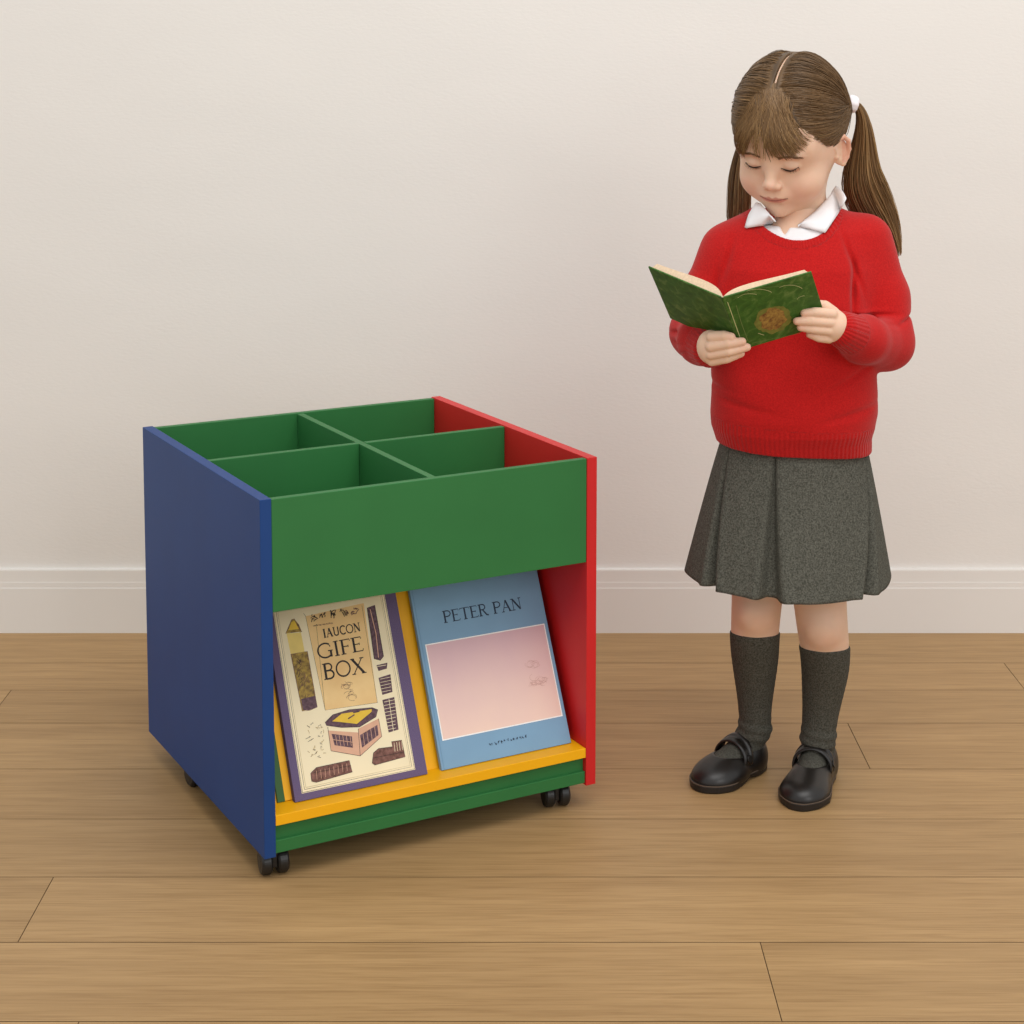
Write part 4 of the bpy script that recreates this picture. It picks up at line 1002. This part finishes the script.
# ------------------------------------------------------------------ the book she holds
def heldbook():
    Tt=G(722,298,-.30); Bt=G(742,350,-.20); Lt=G(648,267,-.20); Rt=G(811.6,272,-.255)
    hv=Bt-Tt; wl=Lt-Tt; wr=Rt-Tt
    e=empty('book_in_hand',tuple(Bt)); tag(e,'open green hardback book held up in the girl\'s hands','book')
    O=Bt
    nl=wl.cross(hv).normalized(); nr=hv.cross(wr).normalized()
    for n_ in (nl,nr): pass
    if nl.y<0: nl=-nl
    if nr.y<0: nr=-nr     # both now point away from the viewer, to the reader
    cov=NT('worn_green_cloth'); tc=cov.n('ShaderNodeTexCoord'); nz=cov.n('ShaderNodeTexNoise',Scale=60,Detail=8,Roughness=.65,Distortion=.6); cov.l(tc.outputs['Object'],nz.inputs['Vector'])
    rp=cov.n('ShaderNodeValToRGB'); cov.l(nz.outputs['Fac'],rp.inputs[0]); q=rp.color_ramp.elements; q[0].position=.3; q[0].color=S(36,76,18); q[1].position=.7; q[1].color=S(100,126,62); x=q.new(.52); x.color=S(56,100,30)
    cov.l(rp.outputs[0],cov.b.inputs['Base Color']); cov.b.inputs['Roughness'].default_value=.55; cov.b.inputs['Specular IOR Level'].default_value=.35
    th=.0026
    def slab(w,n,name):
        k=MB(); u=w.normalized(); o=u*.003
        a=[o,w,w+hv,o+hv]; a=[p-hv for p in a]
        V=a+[p+n*th for p in a]; k.add(V,[(0,1,2,3),(7,6,5,4),(0,4,5,1),(1,5,6,2),(2,6,7,3),(3,7,4,0)])
        ob=k.build(name,cov.mat,e,bevel=.0007); ob['label']='green cloth cover board'; return ob
    slab(wl,nl,'cover'); slab(wr,nr,'cover')
    # rounded spine
    k=MB(); V=[]; ul=wl.normalized(); ur=wr.normalized(); n=10; mid=-(ul+ur).normalized()
    prof_=[]
    for i in range(n+1):
        t=i/n; p=ul*.004*(1-t)+ur*.004*t+mid*.0028*math.sin(math.pi*t); prof_.append(p)
    for p in prof_: V+=[p-hv,p]
    inn=[p-mid*.0018 for p in prof_]
    for p in inn: V+=[p-hv,p]
    F=[(2*i,2*i+1,2*i+3,2*i+2) for i in range(n)]+[(2*(n+1)+2*i,2*(n+1)+2*i+2,2*(n+1)+2*i+3,2*(n+1)+2*i+1) for i in range(n)]
    k.add(V,F); k.build('spine',cov.mat,e,smooth=True)
    # page blocks: fanned stack, thicker towards the spine, curved at the gutter
    pg=mat('old_paper',S(214,188,158),.85,.15,.08,260,.3,700)
    def pages(w,n,N=26,thick=.013):
        L=w.length-.004; u=w.normalized(); hh=hv*.955; h0=-hv*.975
        V=[];F=[]
        for i in range(N):
            t=i/(N-1); x=.0015+t*(L-.0015)
            top=thick*(1-.32*t)*(1-math.exp(-t*9)) + .0035*math.sin(math.pi*min(1,t*1.1))*(1-t)
            p0=u*x+n*(th+.0002); p1=u*(x- .0035*t)+n*(th+max(top,.0012))
            V+=[h0+p0,h0+p1,h0+hh+p0,h0+hh+p1]
        for i in range(N-1):
            a=4*i;b=a+4
            F+=[(a,a+1,b+1,b),(a+2,b+2,b+3,a+3),(a+1,a+3,b+3,b+1),(a,b,b+2,a+2)]
        F+=[(0,2,3,1),(4*N-4,4*N-3,4*N-1,4*N-2)]
        k=MB(); k.add(V,F); o=k.build('page_block',pg,e,smooth=False); return o
    pages(wl,nl,thick=.015); pages(wr,nr,thick=.012)
    # printed gold emblem, scrolls and hinge lines on the outer faces
    gold=NT('worn_gilt'); tc=gold.n('ShaderNodeTexCoord'); nz=gold.n('ShaderNodeTexNoise',Scale=120,Detail=5,Roughness=.7); gold.l(tc.outputs['Object'],nz.inputs['Vector'])
    rp=gold.n('ShaderNodeValToRGB'); gold.l(nz.outputs['Fac'],rp.inputs[0]); q=rp.color_ramp.elements; q[0].position=.36; q[0].color=S(104,62,26); q[1].position=.64; q[1].color=S(168,134,62)
    gold.l(rp.outputs[0],gold.b.inputs['Base Color']); gold.b.inputs['Roughness'].default_value=.6
    gold2=mat('dull_gilt',S(116,118,52),.6,.3,.2,90); pale=mat('pale_gilt_line',S(196,196,140),.6,.3,.1,90); dk=mat('dark_groove',S(24,44,14),.7)
    k=MB(); cnt=[0]
    hn=hv.normalized(); ur_=wr.normalized()
    def onr(px,py):
        r=ray(px,py); o=Vector((0,0,CAM_H)); t=(Tt-o).dot(nr)/r.dot(nr); cnt[0]+=1
        return o+r*t-nr*.00025-Bt
    def poly(pts,m,l=0): 
        P=[onr(*p)-nr*l for p in pts]; k.add(P,[tuple(range(len(P)))],m)
    rr=random.Random(2)
    N=46; poly([(773+(18+.8*math.sin(7*a)+rr.uniform(-.8,.8))*math.cos(a),319.5+(13.5+.7*math.sin(5*a)+rr.uniform(-.8,.8))*math.sin(a)-2.2*math.cos(a)) for a in [2*math.pi*i/N for i in range(N)]][::-1],1,0)
    poly([(773+(13+1.2*math.sin(6*a)+rr.uniform(-1,1))*math.cos(a),319+(11+rr.uniform(-1,1))*math.sin(a)-1.6*math.cos(a)) for a in [2*math.pi*i/N for i in range(N)]][::-1],0,.0002)
    def stroke(pts,w,m,l=.0001):
        P=[onr(*p)-nr*l for p in pts]; V=[]
        for i,p in enumerate(P):
            a=P[max(i-1,0)];b=P[min(i+1,len(P)-1)]; d=(b-a).normalized(); s_=d.cross(nr)*w/2; V+=[p-s_,p+s_]
        k.add(V,[(2*i,2*i+1,2*i+3,2*i+2) for i in range(len(P)-1)],m)
    stroke([(727.5,302),(743,346)],.0011,2); stroke([(725.8,302.5),(741,347)],.0009,3,.00005)
    for c0,c1,a0,a1,r0 in ((750,300,200,300,13),(790,292,220,330,14),(806,300,190,260,9),(758,298,230,320,18)):
        stroke([(c0+r0*math.cos(R(a0+(a1-a0)*i/10)),c1+r0*.5*math.sin(R(a0+(a1-a0)*i/10))) for i in range(11)],.0008,2)
    stroke([(733,300),(745,293),(760,288),(780,286),(800,283)],.0007,4); stroke([(736,305),(741,322),(748,341)],.0009,4); stroke([(752,343),(775,338),(800,333)],.0007,4); stroke([(758,333),(764,335)],.001,2)
    k.build('cover_decoration',[gold.mat,gold2,pale,dk,mat('faded_green_line',S(112,132,70),.7)],e)['label']='worn gilt emblem and lines on the cover'
heldbook()
# ------------------------------------------------------------------ light
w_=bpy.data.worlds.new('world'); SC.world=w_; w_.use_nodes=True
bg=w_.node_tree.nodes['Background']; bg.inputs[0].default_value=(.97,.985,1,1); bg.inputs[1].default_value=.85
def area(name,loc,look,sx,sy,power,col=(1,.985,.96)):
    l=bpy.data.lights.new(name,'AREA'); l.shape='RECTANGLE'; l.size=sx; l.size_y=sy; l.energy=power; l.color=col
    o=bpy.data.objects.new(name,l); COL.objects.link(o); o.location=loc
    o.rotation_euler=(Vector(look)-Vector(loc)).to_track_quat('-Z','Y').to_euler(); return o
area('ceiling_light',(.5,1.5,3.3),(.0,2.9,.3),2.4,1.6,44)
area('window_light',(1.9,-.9,2.2),(0,2.9,.5),1.6,1.6,28)
SC.view_settings.view_transform='Standard'; SC.view_settings.look='None'; SC.view_settings.gamma=1; SC.view_settings.exposure=0; SC.view_settings.use_curve_mapping=False
